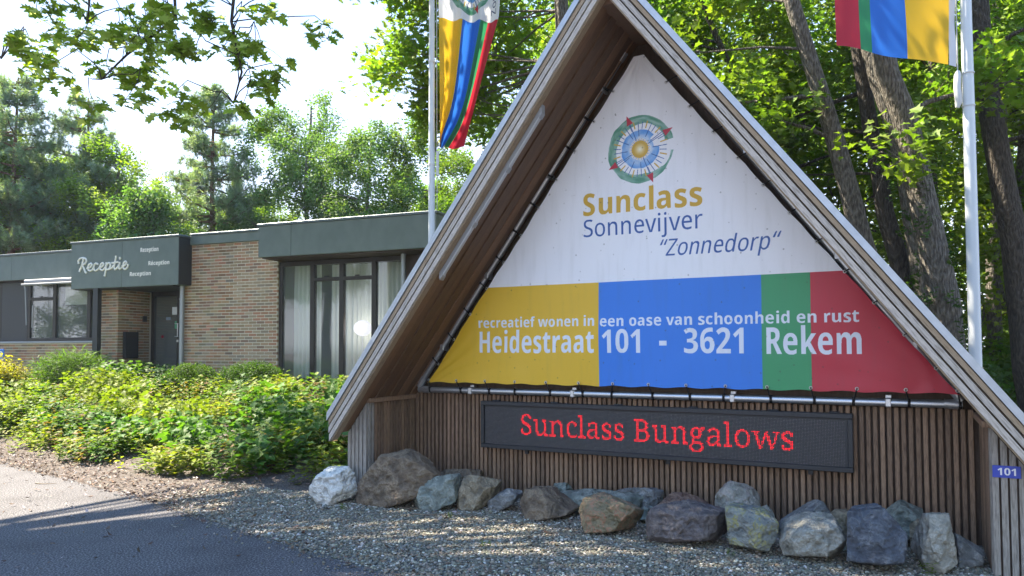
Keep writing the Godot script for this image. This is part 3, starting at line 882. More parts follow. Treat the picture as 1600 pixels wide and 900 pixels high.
func rock_mats() -> Dictionary:
	var r := {}
	var def := {
		"white": [Color(0.30, 0.31, 0.29), Color(0.56, 0.57, 0.54), Color(0.70, 0.70, 0.66)],
		"brown": [Color(0.075, 0.055, 0.035), Color(0.15, 0.105, 0.065), Color(0.24, 0.18, 0.11)],
		"green": [Color(0.075, 0.10, 0.088), Color(0.16, 0.20, 0.175), Color(0.27, 0.31, 0.27)],
		"tan": [Color(0.10, 0.09, 0.07), Color(0.21, 0.17, 0.105), Color(0.33, 0.27, 0.17)],
		"slate": [Color(0.075, 0.085, 0.09), Color(0.15, 0.165, 0.17), Color(0.27, 0.285, 0.28)],
		"orange": [Color(0.085, 0.08, 0.035), Color(0.20, 0.16, 0.08), Color(0.36, 0.14, 0.065)],
		"purple": [Color(0.05, 0.043, 0.046), Color(0.10, 0.083, 0.085), Color(0.17, 0.14, 0.13)],
		"rust": [Color(0.09, 0.055, 0.04), Color(0.18, 0.10, 0.065), Color(0.26, 0.17, 0.12)],
		"lichen": [Color(0.11, 0.115, 0.10), Color(0.25, 0.25, 0.21), Color(0.36, 0.31, 0.28)],
		"moss": [Color(0.09, 0.11, 0.115), Color(0.18, 0.20, 0.185), Color(0.27, 0.25, 0.05)],
		"pale": [Color(0.13, 0.125, 0.10), Color(0.23, 0.225, 0.185), Color(0.34, 0.33, 0.28)],
		"blue": [Color(0.028, 0.036, 0.052), Color(0.055, 0.07, 0.098), Color(0.11, 0.135, 0.165)],
	}
	var sd := 100
	for k in def:
		var c: Array = (def[k] as Array).map(func(x: Color): var g := (x.r + x.g + x.b) / 3.0; return x.lerp(Color(g * 1.12, g, g * 0.84), 0.28) * 1.15)
		sd += 1
		var m := nmat(k + " stone", [[0.0, c[0]], [0.34, c[1] * 0.75], [0.44, c[1] * 1.05], [0.52, c[1] * 0.9], [0.64, c[2] * 0.95], [0.72, c[1]], [1.0, c[2] * 1.15]], 0.0085, Vector3.ONE * 1.7, 0.85, sd, 4.0, false, FastNoiseLite.TYPE_SIMPLEX_SMOOTH, 8, 512)
		r[k] = m
	return r

func ico(level: int) -> Array:                     # [unit vertices, triangles]
	var t := (1.0 + sqrt(5.0)) / 2.0
	var v: Array[Vector3] = []
	for p in [[-1, t, 0], [1, t, 0], [-1, -t, 0], [1, -t, 0], [0, -1, t], [0, 1, t], [0, -1, -t], [0, 1, -t], [t, 0, -1], [t, 0, 1], [-t, 0, -1], [-t, 0, 1]]: v.append(Vector3(p[0], p[1], p[2]).normalized())
	var f: Array = [[0, 11, 5], [0, 5, 1], [0, 1, 7], [0, 7, 10], [0, 10, 11], [1, 5, 9], [5, 11, 4], [11, 10, 2], [10, 7, 6], [7, 1, 8], [3, 9, 4], [3, 4, 2], [3, 2, 6], [3, 6, 8], [3, 8, 9], [4, 9, 5], [2, 4, 11], [6, 2, 10], [8, 6, 7], [9, 8, 1]]
	for l in level:
		var mid := {}
		var g: Array = []
		for q in f:
			var m: Array = []
			for e in 3:
				var a: int = q[e]; var b: int = q[(e + 1) % 3]
				var key := Vector2i(mini(a, b), maxi(a, b))
				if not mid.has(key):
					mid[key] = v.size()
					v.append(((v[a] + v[b]) / 2.0).normalized())
				m.append(mid[key])
			g.append([q[0], m[0], m[2]]); g.append([q[1], m[1], m[0]]); g.append([q[2], m[2], m[1]]); g.append([m[0], m[1], m[2]])
		f = g
	return [v, f]

func build_rocks() -> void:
	var ms := rock_mats()
	var sphere := ico(5)
	var turn := Basis(Vector3.UP, deg_to_rad(SIGN_TURN))
	var sd := 500
	for d in ROCKS:
		sd += 1
		rng.seed = sd
		var raw: Array = d[3]
		var pts := PackedVector2Array()
		for i in range(0, raw.size(), 2): pts.append(Vector2(raw[i], raw[i + 1]))
		var hull := Geometry2D.convex_hull(pts)
		var lo := Vector2(1e9, 1e9); var hi := -lo
		for p in hull:
			lo = lo.min(p); hi = hi.max(p)
		var c := (lo + hi) / 2.0
		for i in hull.size(): hull[i] = c + (hull[i] - c) * Vector2(0.95, 0.94)
		var half: float = float(d[2]) / 2.0 * 0.85
		var pn: Array[Vector3] = []; var pd: Array[float] = []
		var sgn := 1.0 if Geometry2D.is_polygon_clockwise(hull) else -1.0
		for i in hull.size() - 1:
			var e := hull[i + 1] - hull[i]
			if e.length() < 0.012: continue
			var n := Vector2(-e.y, e.x).normalized() * sgn
			var tilt := rnd(-0.35, 0.35)
			var n3 := Vector3(n.x, n.y, tilt).normalized()
			pn.append(n3)
			pd.append(maxf(0.02, (hull[i] - c).dot(n)) * (1.0 / sqrt(1.0 + tilt * tilt)))
		for k in 6:                                # a few large faces towards the front and the back
			var side := 1.0 if k < 4 else -1.0
			var n3: Vector3 = [Vector3(rnd(-0.25, 0.25), rnd(-0.1, 0.25), side), Vector3(rnd(-0.2, 0.2), rnd(0.7, 1.0), side), Vector3(rnd(0.7, 1.1), rnd(-0.1, 0.3), side), Vector3(-rnd(0.7, 1.1), rnd(-0.1, 0.3), side)][k % 4].normalized()
			var ext := absf(n3.x) * (hi.x - lo.x) * 0.32 + absf(n3.y) * (hi.y - lo.y) * 0.32
			pn.append(n3); pd.append(half * absf(n3.z) * rnd(0.82, 1.0) + ext)
		for k in 5:                               # chips broken off corners and edges
			var n3 := ball().normalized()
			if absf(n3.z) < 0.5: continue
			var reach := 0.0
			for p in hull: reach = maxf(reach, (p.x - c.x) * n3.x + (p.y - c.y) * n3.y)
			pn.append(n3); pd.append(maxf(0.03, (reach + half * absf(n3.z)) * rnd(0.72, 0.86)))
		var nz := noise(sd, 3.2, FastNoiseLite.TYPE_SIMPLEX_SMOOTH, 5)
		var ridge := noise(sd + 7, 5.0, FastNoiseLite.TYPE_SIMPLEX_SMOOTH, 3)
		ridge.fractal_type = FastNoiseLite.FRACTAL_RIDGED
		var size := maxf(hi.x - lo.x, hi.y - lo.y)
		var verts: Array[Vector3] = []
		var power := 80.0 if d[0] != "lichen" else 12.0
		for u: Vector3 in sphere[0]:
			var acc := 0.0
			for k in pn.size():
				var dt := pn[k].dot(u)
				if dt > 1e-3: acc += pow(dt / pd[k] * 0.05, power)
			var r := 0.05 / pow(acc, 1.0 / power)
			var p := u * r
			p += u * (nz.get_noise_3dv(p * 3.0) * 0.02 + ridge.get_noise_3dv(p * 3.5) * 0.02 - 0.006) * minf(size, 0.5)
			verts.append(p)
		var st := st_new()
		st.set_smooth_group(1)
		for f in sphere[1]: tri(st, verts[f[0]], verts[f[2]], verts[f[1]])
		var o := put("boulder", done(st), ms[d[0]], self, SIGN_AT + turn * Vector3(c.x, c.y - 0.005, -float(d[1])))
		o.rotation_degrees.y = SIGN_TURN
		tag(o, d[4], "boulder", "boulders along the slatted base")

# ---------------------------------------------------------------- reception (local: x along the front, y up, z towards the garden)
var brick_full: ArrayMesh
var brick_mats: Array = []
var brick_cols: Array = []
var bricks_left := 300

func brick_field(wall: Node3D, s0: float, s1: float, y0: float, y1: float, xf: Transform3D, singles: bool, sd: int) -> void:
	rng.seed = sd
	var st := st_new()
	var row := 0
	var y := y0
	var list: Array = []
	while y + 0.05 <= y1 + 0.001:
		var x := s0 - (0.1 if row % 2 else 0.0)
		while x < s1 - 0.02:
			var a := maxf(x, s0); var b := minf(x + 0.19, s1)
			if b - a > 0.03: list.append([a, b, y])
			x += 0.2
		y += 0.0625
		row += 1
	list.sort_custom(func(p, q): return p[0] > q[0] if absf(p[0] - q[0]) > 0.001 else p[2] > q[2])
	for q in list:
		var k := rng.randi() % brick_mats.size()
		var dz := rnd(-0.0015, 0.0015)
		var lo := Vector3(q[0], q[2], -0.05 + dz); var hi := Vector3(q[1], q[2] + 0.0505, 0.0 + dz)
		if singles and bricks_left > 0:
			bricks_left -= 1
			var o := put("brick", brick_full, brick_mats[k], wall, xf * ((lo + hi) / 2.0))
			o.basis = xf.basis * Basis.from_scale(Vector3((q[1] - q[0]) / 0.19, 1, 1))
		else:
			st.set_color(shade(brick_cols[k], 0.15))
			var c := (lo + hi) / 2.0; var h := (hi - lo) / 2.0
			# box with the five sides one can see
			var p: Array[Vector3] = []
			for sz in [-1, 1]:
				for sy in [-1, 1]:
					for sx in [-1, 1]: p.append(xf * (c + Vector3(h.x * sx, h.y * sy, h.z * sz)))
			st.set_smooth_group(-1)
			quad(st, p[4], p[6], p[7], p[5])
			quad(st, p[6], p[2], p[3], p[7])
			quad(st, p[0], p[4], p[5], p[1])
			quad(st, p[0], p[2], p[6], p[4])
			quad(st, p[5], p[7], p[3], p[1])
	var m := done(st)
	if m.get_surface_count():
		var o := put("more_bricks", m, mats["brick_vc"], wall)
		o.set_meta("kind", "stuff")

func build_house() -> void:
	var h := thing("reception_building", "low brick reception building with grey green fascia and flat roof", "building", HOUSE_AT, HOUSE_TURN)
	var green := nmat("grey green fascia panel", [[0.0, Color(0.112, 0.146, 0.132)], [0.5, Color(0.13, 0.165, 0.15)], [1.0, Color(0.148, 0.183, 0.166)]], 0.008, Vector3(0.7, 0.45, 0.7), 0.45, 201)
	var cap := nmat("aluminium roof cap", [[0.0, Color(0.10, 0.125, 0.14)], [1.0, Color(0.15, 0.175, 0.19)]], 0.01, Vector3.ONE, 0.4, 202)
	cap.metallic = 0.4
	var dark := nmat("dark brown window frame", [[0.0, Color(0.018, 0.015, 0.014)], [1.0, Color(0.032, 0.027, 0.025)]], 0.02, Vector3.ONE * 2.0, 0.45, 203)
	var brown := nmat("brown boarding", [[0.0, Color(0.035, 0.022, 0.018)], [1.0, Color(0.065, 0.042, 0.034)]], 0.02, Vector3(6, 1, 6), 0.6, 204)
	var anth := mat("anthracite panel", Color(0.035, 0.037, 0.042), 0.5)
	var plaster := mat("inside wall panelling", Color(0.17, 0.15, 0.12), 0.8)
	var floor_m := mat("inside floor", Color(0.09, 0.075, 0.06), 0.6)
	var mortar := nmat("mortar", [[0.0, Color(0.58, 0.53, 0.42)], [1.0, Color(0.72, 0.67, 0.56)]], 0.08, Vector3.ONE * 2.0, 0.95, 205)
	var stone := mat("grey stone sill", Color(0.33, 0.345, 0.36), 0.6)
	var glass := mat("window glass", Color(0.75, 0.85, 0.82, 0.06), 0.02)
	glass.transparency = BaseMaterial3D.TRANSPARENCY_ALPHA
	glass.metallic_specular = 0.75
	mats["glass"] = glass
	var steel := mat("brushed steel", Color(0.55, 0.55, 0.56), 0.3, 0.9)
	brick_cols = [Color(0.36, 0.205, 0.125), Color(0.31, 0.225, 0.135), Color(0.40, 0.265, 0.16), Color(0.27, 0.215, 0.155), Color(0.40, 0.21, 0.13), Color(0.35, 0.265, 0.17), Color(0.25, 0.16, 0.11), Color(0.38, 0.29, 0.19)]
	brick_mats = []
	for k in brick_cols.size():
		var c: Color = brick_cols[k]
		brick_mats.append(nmat("brick", [[0.0, c * 0.65], [0.5, c], [1.0, c * 1.35]], 0.05, Vector3.ONE * 3.0, 0.9, 210 + k, 0.25, true))
	var bvc := nmat("brick mix", [[0.0, Color(0.62, 0.62, 0.62)], [0.5, Color(0.95, 0.95, 0.95)], [1.0, Color(1.25, 1.2, 1.15)]], 0.05, Vector3.ONE * 3.0, 0.9, 220, 0.25, true)
	bvc.vertex_color_use_as_albedo = true
	mats["brick_vc"] = bvc
	brick_full = bbox(Vector3(-0.095, -0.02525, -0.025), Vector3(0.095, 0.02525, 0.025), 0.004)

	# shell: floor, roof, back and side walls
	put("floor", bbox(Vector3(-12.5, 0.45, -8.5), Vector3(5.4, 0.74, -0.12), 0.01), floor_m, h)
	put("roof", bbox(Vector3(-12.5, 3.58, -8.6), Vector3(5.35, 3.72, -0.06), 0.01), anth, h)
	put("back_wall", bbox(Vector3(-12.5, 0.3, -8.75), Vector3(5.4, 3.72, -8.5), 0.01), plaster, h)
	put("side_wall", bbox(Vector3(5.15, 0.3, -8.5), Vector3(5.4, 3.58, -0.11), 0.01), plaster, h)
	put("side_wall", bbox(Vector3(-12.7, 0.3, -8.5), Vector3(-12.5, 3.72, -0.1), 0.01), plaster, h)
	for s in [-3.4, -1.05, 1.0]:
		put("partition_wall", bbox(Vector3(s - 0.06, 0.74, -8.49), Vector3(s + 0.06, 3.579, -0.95 if s < -1.1 else -0.16), 0.005), plaster, h)
	put("partition_wall", bbox(Vector3(-12.49, 0.74, -4.6), Vector3(5.14, 3.579, -4.5), 0.005), plaster, h)
	# brick walls
	var w := put("brick_wall", bbox(Vector3(-1.235, 0.3, -0.15), Vector3(1.162, 3.708, -0.005), 0.002), mortar, h)
	brick_field(w, -1.24, 1.166, 0.46, 3.71, Transform3D.IDENTITY, true, 301)
	w = put("brick_wall", bbox(Vector3(-12.6, 0.2, -0.15), Vector3(-3.715, 1.66, -0.005), 0.002), mortar, h)
	brick_field(w, -9.0, -3.71, 0.46, 1.66, Transform3D.IDENTITY, false, 302)
	w = put("brick_wall", bbox(Vector3(-3.695, 0.3, -0.92), Vector3(-3.085, 2.95, -0.005), 0.002), mortar, h)
	brick_field(w, -3.70, -3.081, 0.46, 2.93, Transform3D.IDENTITY, false, 303)
	# the side of that pier, seen in the entrance
	brick_field(w, -0.05, 0.80, 0.46, 2.93, Transform3D(Basis(Vector3(0, 0, -1), Vector3.UP, Vector3(1, 0, 0)), Vector3(-3.08, 0, 0)), false, 304)
	put("soldier_band", bbox(Vector3(-1.24, 3.712, -0.12), Vector3(1.12, 3.90, 0.05), 0.004), green, h)
	var c1 := put("roof_cap", bbox(Vector3(-1.05, 3.902, -0.2), Vector3(1.12, 3.945, 0.075), 0.005), cap, h)
	# right fascia with panel joint
	var f := put("fascia", bbox(Vector3(1.145, 3.285, -0.1), Vector3(1.908, 3.885, 0.55), 0.004), green, h)
	put("panel", bbox(Vector3(1.914, 3.285, -0.1), Vector3(5.0, 3.885, 0.55), 0.004), green, f)
	put("cap", bbox(Vector3(1.13, 3.886, -0.2), Vector3(3.55, 3.935, 0.572), 0.005), cap, f)
	put("cap", bbox(Vector3(3.556, 3.886, -0.2), Vector3(5.02, 3.935, 0.572), 0.005), cap, f)
	put("soffit", bbox(Vector3(1.2, 3.262, -0.11), Vector3(4.97, 3.284, 0.50), 0.003), brown, f)
	# sign box over the entrance
	f = put("sign_box", bbox(Vector3(-4.162, 2.85, -0.12), Vector3(-2.648, 3.852, 0.35), 0.004), green, h)
	put("panel", bbox(Vector3(-2.642, 2.85, -0.119), Vector3(-1.07, 3.852, 0.35), 0.004), green, f)
	put("shade_end_panel", bbox(Vector3(-1.0695, 2.86, -0.10), Vector3(-1.055, 3.85, 0.345), 0.002), anth, f)  # shade of the box's side face, put into its colour as a dark panel
	put("cap", bbox(Vector3(-4.18, 3.853, -0.2), Vector3(-1.045, 3.898, 0.372), 0.005), cap, f)
	put("soffit", bbox(Vector3(-4.10, 2.83, -0.85), Vector3(-1.25, 2.849, 0.30), 0.003), anth, f)
	var cream := mat("cream lettering", Color(0.84, 0.82, 0.74), 0.5)
	letters("Rezeption", font(), f, Vector3(-2.11, 3.575, 0.352), 0.50, 0.088, 0.008, cream)
	letters("Rezeption", font(), f, Vector3(-2.1040, 3.5780, 0.352), 0.50, 0.088, 0.0095, cream)
	letters("R\u00e9ception", font(), f, Vector3(-1.88, 3.283, 0.352), 0.575, 0.086, 0.008, cream)
	letters("R\u00e9ception", font(), f, Vector3(-1.8740, 3.2860, 0.352), 0.575, 0.086, 0.0095, cream)
	letters("Reception", font(), f, Vector3(-2.402, 3.073, 0.352), 0.59, 0.086, 0.008, cream)
	letters("Reception", font(), f, Vector3(-2.3960, 3.0760, 0.352), 0.59, 0.086, 0.0095, cream)
	script_word(f, cream)
	# left wing
	f = put("fascia", bbox(Vector3(-6.45, 3.155, -0.12), Vector3(-4.20, 3.735, 0.10), 0.004), green, h)
	put("panel", bbox(Vector3(-12.6, 3.155, -0.12), Vector3(-6.456, 3.735, 0.10), 0.004), green, f)
	put("cap", bbox(Vector3(-12.65, 3.736, -0.2), Vector3(-4.2, 3.782, 0.122), 0.005), cap, f)
	put("soffit", bbox(Vector3(-12.6, 3.13, -0.12), Vector3(-3.72, 3.154, 0.06), 0.003), dark, f)
	put("sill", bbox(Vector3(-12.6, 1.664, -0.13), Vector3(-3.72, 1.708, 0.04), 0.004), stone, h)
	put("wall_panel", bbox(Vector3(-6.98, 1.71, -0.14), Vector3(-6.085, 3.13, -0.05), 0.004), anth, h)
	window(h, -6.08, -3.72, 1.71, 3.12, [-5.19, -4.095], {0: 2.70}, dark, glass, -0.08)
	window(h, -9.0, -6.985, 1.71, 3.12, [-8.0], {}, dark, glass, -0.08)
	put("wall_panel", bbox(Vector3(-12.6, 1.71, -0.14), Vector3(-9.01, 3.13, -0.05), 0.004), anth, h)
	var shade_m := mat("roller blind cloth", Color(0.36, 0.40, 0.33), 0.9)
	shade_m.backlight_enabled = true
	shade_m.backlight = Color(0.5, 0.5, 0.45)
	put("roller_blind", bbox(Vector3(-5.16, 2.56, -0.30), Vector3(-4.12, 3.1, -0.296), 0.001), shade_m, h)
	# main window of the right wing with curtains behind
	window(h, 1.168, 4.06, 0.86, 3.255, [1.967, 2.644, 3.37], {1: 2.875, 2: 2.875}, dark, glass, -0.08)
	put("wall_panel", bbox(Vector3(4.065, 0.6, -0.14), Vector3(5.2, 3.26, -0.05), 0.004), brown, h)
	put("wall_panel", bbox(Vector3(1.168, 0.3, -0.14), Vector3(4.06, 0.855, -0.03), 0.004), brown, h)
	var cm := mat("pale green curtain", Color(0.50, 0.56, 0.50), 0.9)
	cm.backlight_enabled = true
	cm.backlight = Color(0.55, 0.58, 0.52)
	put("curtain", curtain(1.28, 1.93, 0.90, 3.22, -0.42, 0.105), cm, h)
	put("curtain", curtain(2.02, 4.02, 0.90, 3.22, -0.62, 0.115), cm, h)
	# entrance
	var door := put("door", bbox(Vector3(-3.02, 0.76, -0.86), Vector3(-2.93, 2.83, -0.79), 0.004), dark, h)
	put("frame", bbox(Vector3(-2.929, 2.72, -0.86), Vector3(-1.25, 2.829, -0.79), 0.004), dark, door)
	put("frame", bbox(Vector3(-2.25, 0.76, -0.86), Vector3(-2.15, 2.719, -0.79), 0.004), dark, door)
	put("frame", bbox(Vector3(-2.929, 0.76, -0.86), Vector3(-2.251, 0.98, -0.79), 0.004), dark, door)
	put("frame", bbox(Vector3(-2.149, 0.76, -0.86), Vector3(-1.25, 0.86, -0.79), 0.004), dark, door)
	var sp := st_new()
	sp.set_smooth_group(-1)
	for zz in [-0.825, -0.845]: quad(sp, Vector3(-2.149, 0.861, zz), Vector3(-2.149, 2.719, zz), Vector3(-1.25, 2.719, zz), Vector3(-1.25, 0.861, zz))
	put("side_light", done(sp), glass, door)
	var dp := st_new()
	dp.set_smooth_group(-1)
	for zz in [-0.825, -0.845]: quad(dp, Vector3(-2.928, 0.981, zz), Vector3(-2.928, 2.719, zz), Vector3(-2.252, 2.719, zz), Vector3(-2.252, 0.981, zz))
	put("pane", done(dp), glass, door)
	put("handle", rod(Vector3(-2.17, 1.80, -0.74), Vector3(-2.17, 2.10, -0.74), 0.011), steel, door)
	put("handle", rod(Vector3(-2.26, 1.80, -0.745), Vector3(-2.16, 1.80, -0.745), 0.010), steel, door)
	put("handle", rod(Vector3(-2.26, 2.09, -0.745), Vector3(-2.16, 2.09, -0.745), 0.010), steel, door)
	put("lock", rod(Vector3(-2.2, 1.70, -0.79), Vector3(-2.2, 1.70, -0.765), 0.028, 14), steel, door)
	var paper := mat("white paper", Color(0.66, 0.68, 0.72), 0.8)
	put("notice", bbox(Vector3(-2.42, 2.30, -0.823), Vector3(-2.27, 2.475, -0.820), 0.0005), paper, door)
	put("notice", bbox(Vector3(-2.60, 2.18, -0.823), Vector3(-2.46, 2.25, -0.820), 0.0005), mat("grey sticker", Color(0.20, 0.24, 0.30), 0.7), door)
	put("notice", bbox(Vector3(-2.34, 1.98, -0.823), Vector3(-2.26, 2.15, -0.820), 0.0005), mat("green sticker", Color(0.10, 0.34, 0.20), 0.6), door)
	put("sticker", rod(Vector3(-2.70, 1.80, -0.824), Vector3(-2.70, 1.80, -0.820), 0.035, 16), mat("red sticker", Color(0.30, 0.01, 0.03), 0.5), door)
	put("letter_box", bbox(Vector3(-3.078, 1.31, -0.43), Vector3(-2.99, 1.90, -0.08), 0.006), mat("black letter box", Color(0.018, 0.02, 0.024), 0.4), h)
	put("letter_slot", bbox(Vector3(-2.989, 1.77, -0.40), Vector3(-2.983, 1.83, -0.11), 0.002), dark, h)
	put("intercom", bbox(Vector3(-3.078, 2.14, -0.70), Vector3(-3.04, 2.27, -0.60), 0.004), mat("black intercom", Color(0.02, 0.02, 0.022), 0.3), h)
	put("post", bbox(Vector3(-3.49, 0.3, 0.24), Vector3(-3.345, 2.85, 0.345), 0.004), anth, h)
	# rain pipes
	var zinc := mat("zinc rain pipe", Color(0.30, 0.32, 0.33), 0.45, 0.5)
	var rp := put("rain_pipe", rod(Vector3(-1.215, 0.5, 0.09), Vector3(-1.215, 2.86, 0.09), 0.048, 14), zinc, h)
	for y in [1.0, 2.55]: put("clip", rod(Vector3(-1.215, y, 0.09), Vector3(-1.215, y + 0.035, 0.09), 0.056, 14), zinc, rp)
	put("rain_pipe", rod(Vector3(4.10, 0.5, 0.12), Vector3(4.10, 3.27, 0.12), 0.045, 14), zinc, h)
	# sun awning over the left window
	var aw := thing("window_awning", "closed pale grey awning with folded arms above the window by the entrance", "awning", HOUSE_AT, HOUSE_TURN)
	var alu := mat("pale grey awning case", Color(0.36, 0.36, 0.38), 0.45)
	put("case", bbox(Vector3(-5.84, 3.045, 0.105), Vector3(-3.75, 3.135, 0.24), 0.02), alu, aw)
	put("front_bar", bbox(Vector3(-5.91, 3.0, 0.17), Vector3(-3.75, 3.042, 0.255), 0.012), alu, aw)
	put("arm", tube_mesh([Vector3(-5.85, 2.99, 0.20), Vector3(-5.82, 2.9, 0.20), Vector3(-5.79, 2.5, 0.20), Vector3(-5.76, 2.08, 0.20)], [0.016, 0.016, 0.014, 0.014], 8), zinc, aw)
	put("arm", rod(Vector3(-5.87, 2.03, -0.02), Vector3(-5.87, 2.55, -0.02), 0.015), alu, aw)
	# globe lamp indoors
	var gl := thing("globe_lamp", "white oval globe lamp behind the window of the reception", "lamp", HOUSE_AT + Basis(Vector3.UP, deg_to_rad(HOUSE_TURN)) * Vector3(2.97, 1.91, -0.30), HOUSE_TURN)
	var globe := SphereMesh.new()
	globe.radius = 0.175; globe.height = 0.31
	var gm := mat("white globe", Color(0.8, 0.78, 0.82), 0.3)
	gm.emission_enabled = true; gm.emission = Color(0.92, 0.91, 0.95); gm.emission_energy_multiplier = 0.15
	put("shade", globe, gm, gl)
	put("stem", rod(Vector3(0, -1.17, 0), Vector3(0, -0.12, 0), 0.012), steel, gl)
	put("foot", rod(Vector3(0, -1.17, 0), Vector3(0, -1.14, 0), 0.13, 20), steel, gl)
	var om := OmniLight3D.new()
	om.name = "globe_light"; om.light_color = Color(1.0, 0.94, 0.9); om.light_energy = 0.05; om.omni_range = 12.0; om.omni_attenuation = 2.0; om.light_size = 0.12; om.shadow_enabled = true
	gl.add_child(om)
	# parking sign at the far left
	var ps := thing("parking_sign", "blue parking sign with white letter on a short post by the wall", "sign", HOUSE_AT + Basis(Vector3.UP, deg_to_rad(HOUSE_TURN)) * Vector3(-6.28, 0.0, 0.45), HOUSE_TURN)
	put("post", rod(Vector3(0, 0.4, -0.02), Vector3(0, 1.52, -0.02), 0.025), zinc, ps)
	put("plate", bbox(Vector3(-0.26, 1.28, 0.01), Vector3(0.18, 1.53, 0.025), 0.004), mat("blue sign", Color(0.02, 0.16, 0.55), 0.4), ps)
	letters("P", font(), ps, Vector3(0.03, 1.33, 0.026), 0.11, 0.15, 0.002, mat("white sign print", Color(0.75, 0.75, 0.75), 0.5))

func window(h: Node3D, s0: float, s1: float, y0: float, y1: float, mull: Array, transoms: Dictionary, frame: Material, glass: Material, z: float) -> void:
	var win := put("window", bbox(Vector3(s0, y0, z - 0.06), Vector3(s1, y0 + 0.075, z + 0.03), 0.004), frame, h)
	put("frame", bbox(Vector3(s0, y1 - 0.085, z - 0.06), Vector3(s1, y1, z + 0.03), 0.004), frame, win)
	put("frame", bbox(Vector3(s0, y0 + 0.0755, z - 0.06), Vector3(s0 + 0.085, y1 - 0.0855, z + 0.03), 0.004), frame, win)
	put("frame", bbox(Vector3(s1 - 0.085, y0 + 0.0755, z - 0.06), Vector3(s1, y1 - 0.0855, z + 0.03), 0.004), frame, win)
	var cuts: Array = [s0 + 0.085]
	for m in mull:
		put("mullion", bbox(Vector3(m - 0.052, y0 + 0.0755, z - 0.06), Vector3(m + 0.052, y1 - 0.0855, z + 0.034), 0.004), frame, win)
		cuts.append(m - 0.052); cuts.append(m + 0.052)
	cuts.append(s1 - 0.085)
	for k in cuts.size() / 2:
		var a: float = cuts[k * 2]; var b: float = cuts[k * 2 + 1]
		var parts: Array = [[y0 + 0.076, y1 - 0.086]]
		if transoms.has(k):
			var t: float = transoms[k]
			put("transom", bbox(Vector3(a + 0.0005, t - 0.034, z - 0.05), Vector3(b - 0.0005, t + 0.034, z + 0.038), 0.004), frame, win)
			parts = [[y0 + 0.076, t - 0.0345], [t + 0.0345, y1 - 0.086]]
			put("hinge", bbox(Vector3((a + b) / 2 - 0.05, t + 0.035, z + 0.03), Vector3((a + b) / 2 + 0.05, t + 0.06, z + 0.05), 0.006), frame, win)
		for p in parts:
			var st := st_new()
			st.set_smooth_group(-1)
			for zz in [z, z - 0.022]:                 # double glazing
				quad(st, Vector3(a, p[0], zz), Vector3(a, p[1], zz), Vector3(b, p[1], zz), Vector3(b, p[0], zz))
			put("pane", done(st), glass, win)

func curtain(s0: float, s1: float, y0: float, y1: float, z: float, pitch: float) -> ArrayMesh:
	var st := st_new()
	st.set_smooth_group(1)
	var n := int((s1 - s0) / 0.012)
	var nz := noise(14, 1.2, FastNoiseLite.TYPE_SIMPLEX_SMOOTH, 2)
	for i in n:
		for j in 8:
			var q: Array[Vector3] = []
			for c in [[0, 0], [0, 1], [1, 1], [1, 0]]:
				var u: float = s0 + (i + c[0]) * 0.012
				var y := lerpf(y0, y1, (j + c[1]) / 8.0)
				q.append(Vector3(u, y, z + 0.035 * sin(TAU * u / pitch + nz.get_noise_2d(u * 2.0, 0) * 2.5) + nz.get_noise_2d(u, y) * 0.012))
			quad(st, q[0], q[1], q[2], q[3])
	return done(st)

const SCRIPT := [
	[-3.917, 3.421, -3.938, 3.467, -3.895, 3.518, -3.798, 3.535, -3.705, 3.509, -3.686, 3.455, -3.733, 3.399, -3.813, 3.378],
	[-3.777, 3.495, -3.823, 3.373, -3.880, 3.242],
	[-3.813, 3.378, -3.755, 3.290, -3.721, 3.218, -3.684, 3.202],
	[-3.646, 3.294, -3.562, 3.317, -3.515, 3.368, -3.552, 3.402, -3.604, 3.386, -3.639, 3.321, -3.625, 3.258, -3.571, 3.233, -3.512, 3.254, -3.465, 3.292],
	[-3.347, 3.375, -3.395, 3.402, -3.443, 3.374, -3.465, 3.304, -3.447, 3.246, -3.398, 3.231, -3.344, 3.255, -3.285, 3.297],
	[-3.285, 3.297, -3.203, 3.320, -3.164, 3.367, -3.198, 3.398, -3.245, 3.379, -3.279, 3.319, -3.265, 3.256, -3.212, 3.233, -3.154, 3.262, -3.096, 3.315],
	[-3.081, 3.384, -3.099, 3.263, -3.127, 3.116],
	[-3.092, 3.332, -3.039, 3.387, -2.980, 3.380, -2.967, 3.318, -3.012, 3.250, -3.071, 3.244],
	[-3.000, 3.250, -2.930, 3.270, -2.873, 3.314],
	[-2.807, 3.514, -2.839, 3.391, -2.865, 3.288, -2.836, 3.234, -2.785, 3.258, -2.721, 3.316],
	[-2.909, 3.383, -2.758, 3.394],
	[-2.695, 3.375, -2.725, 3.282, -2.703, 3.236, -2.662, 3.253, -2.616, 3.298],
	[-2.688, 3.480, -2.683, 3.463],
	[-2.616, 3.294, -2.536, 3.322, -2.496, 3.375, -2.534, 3.403, -2.579, 3.379, -2.605, 3.311, -2.585, 3.245, -2.534, 3.225, -2.477, 3.263, -2.449, 3.321],
]

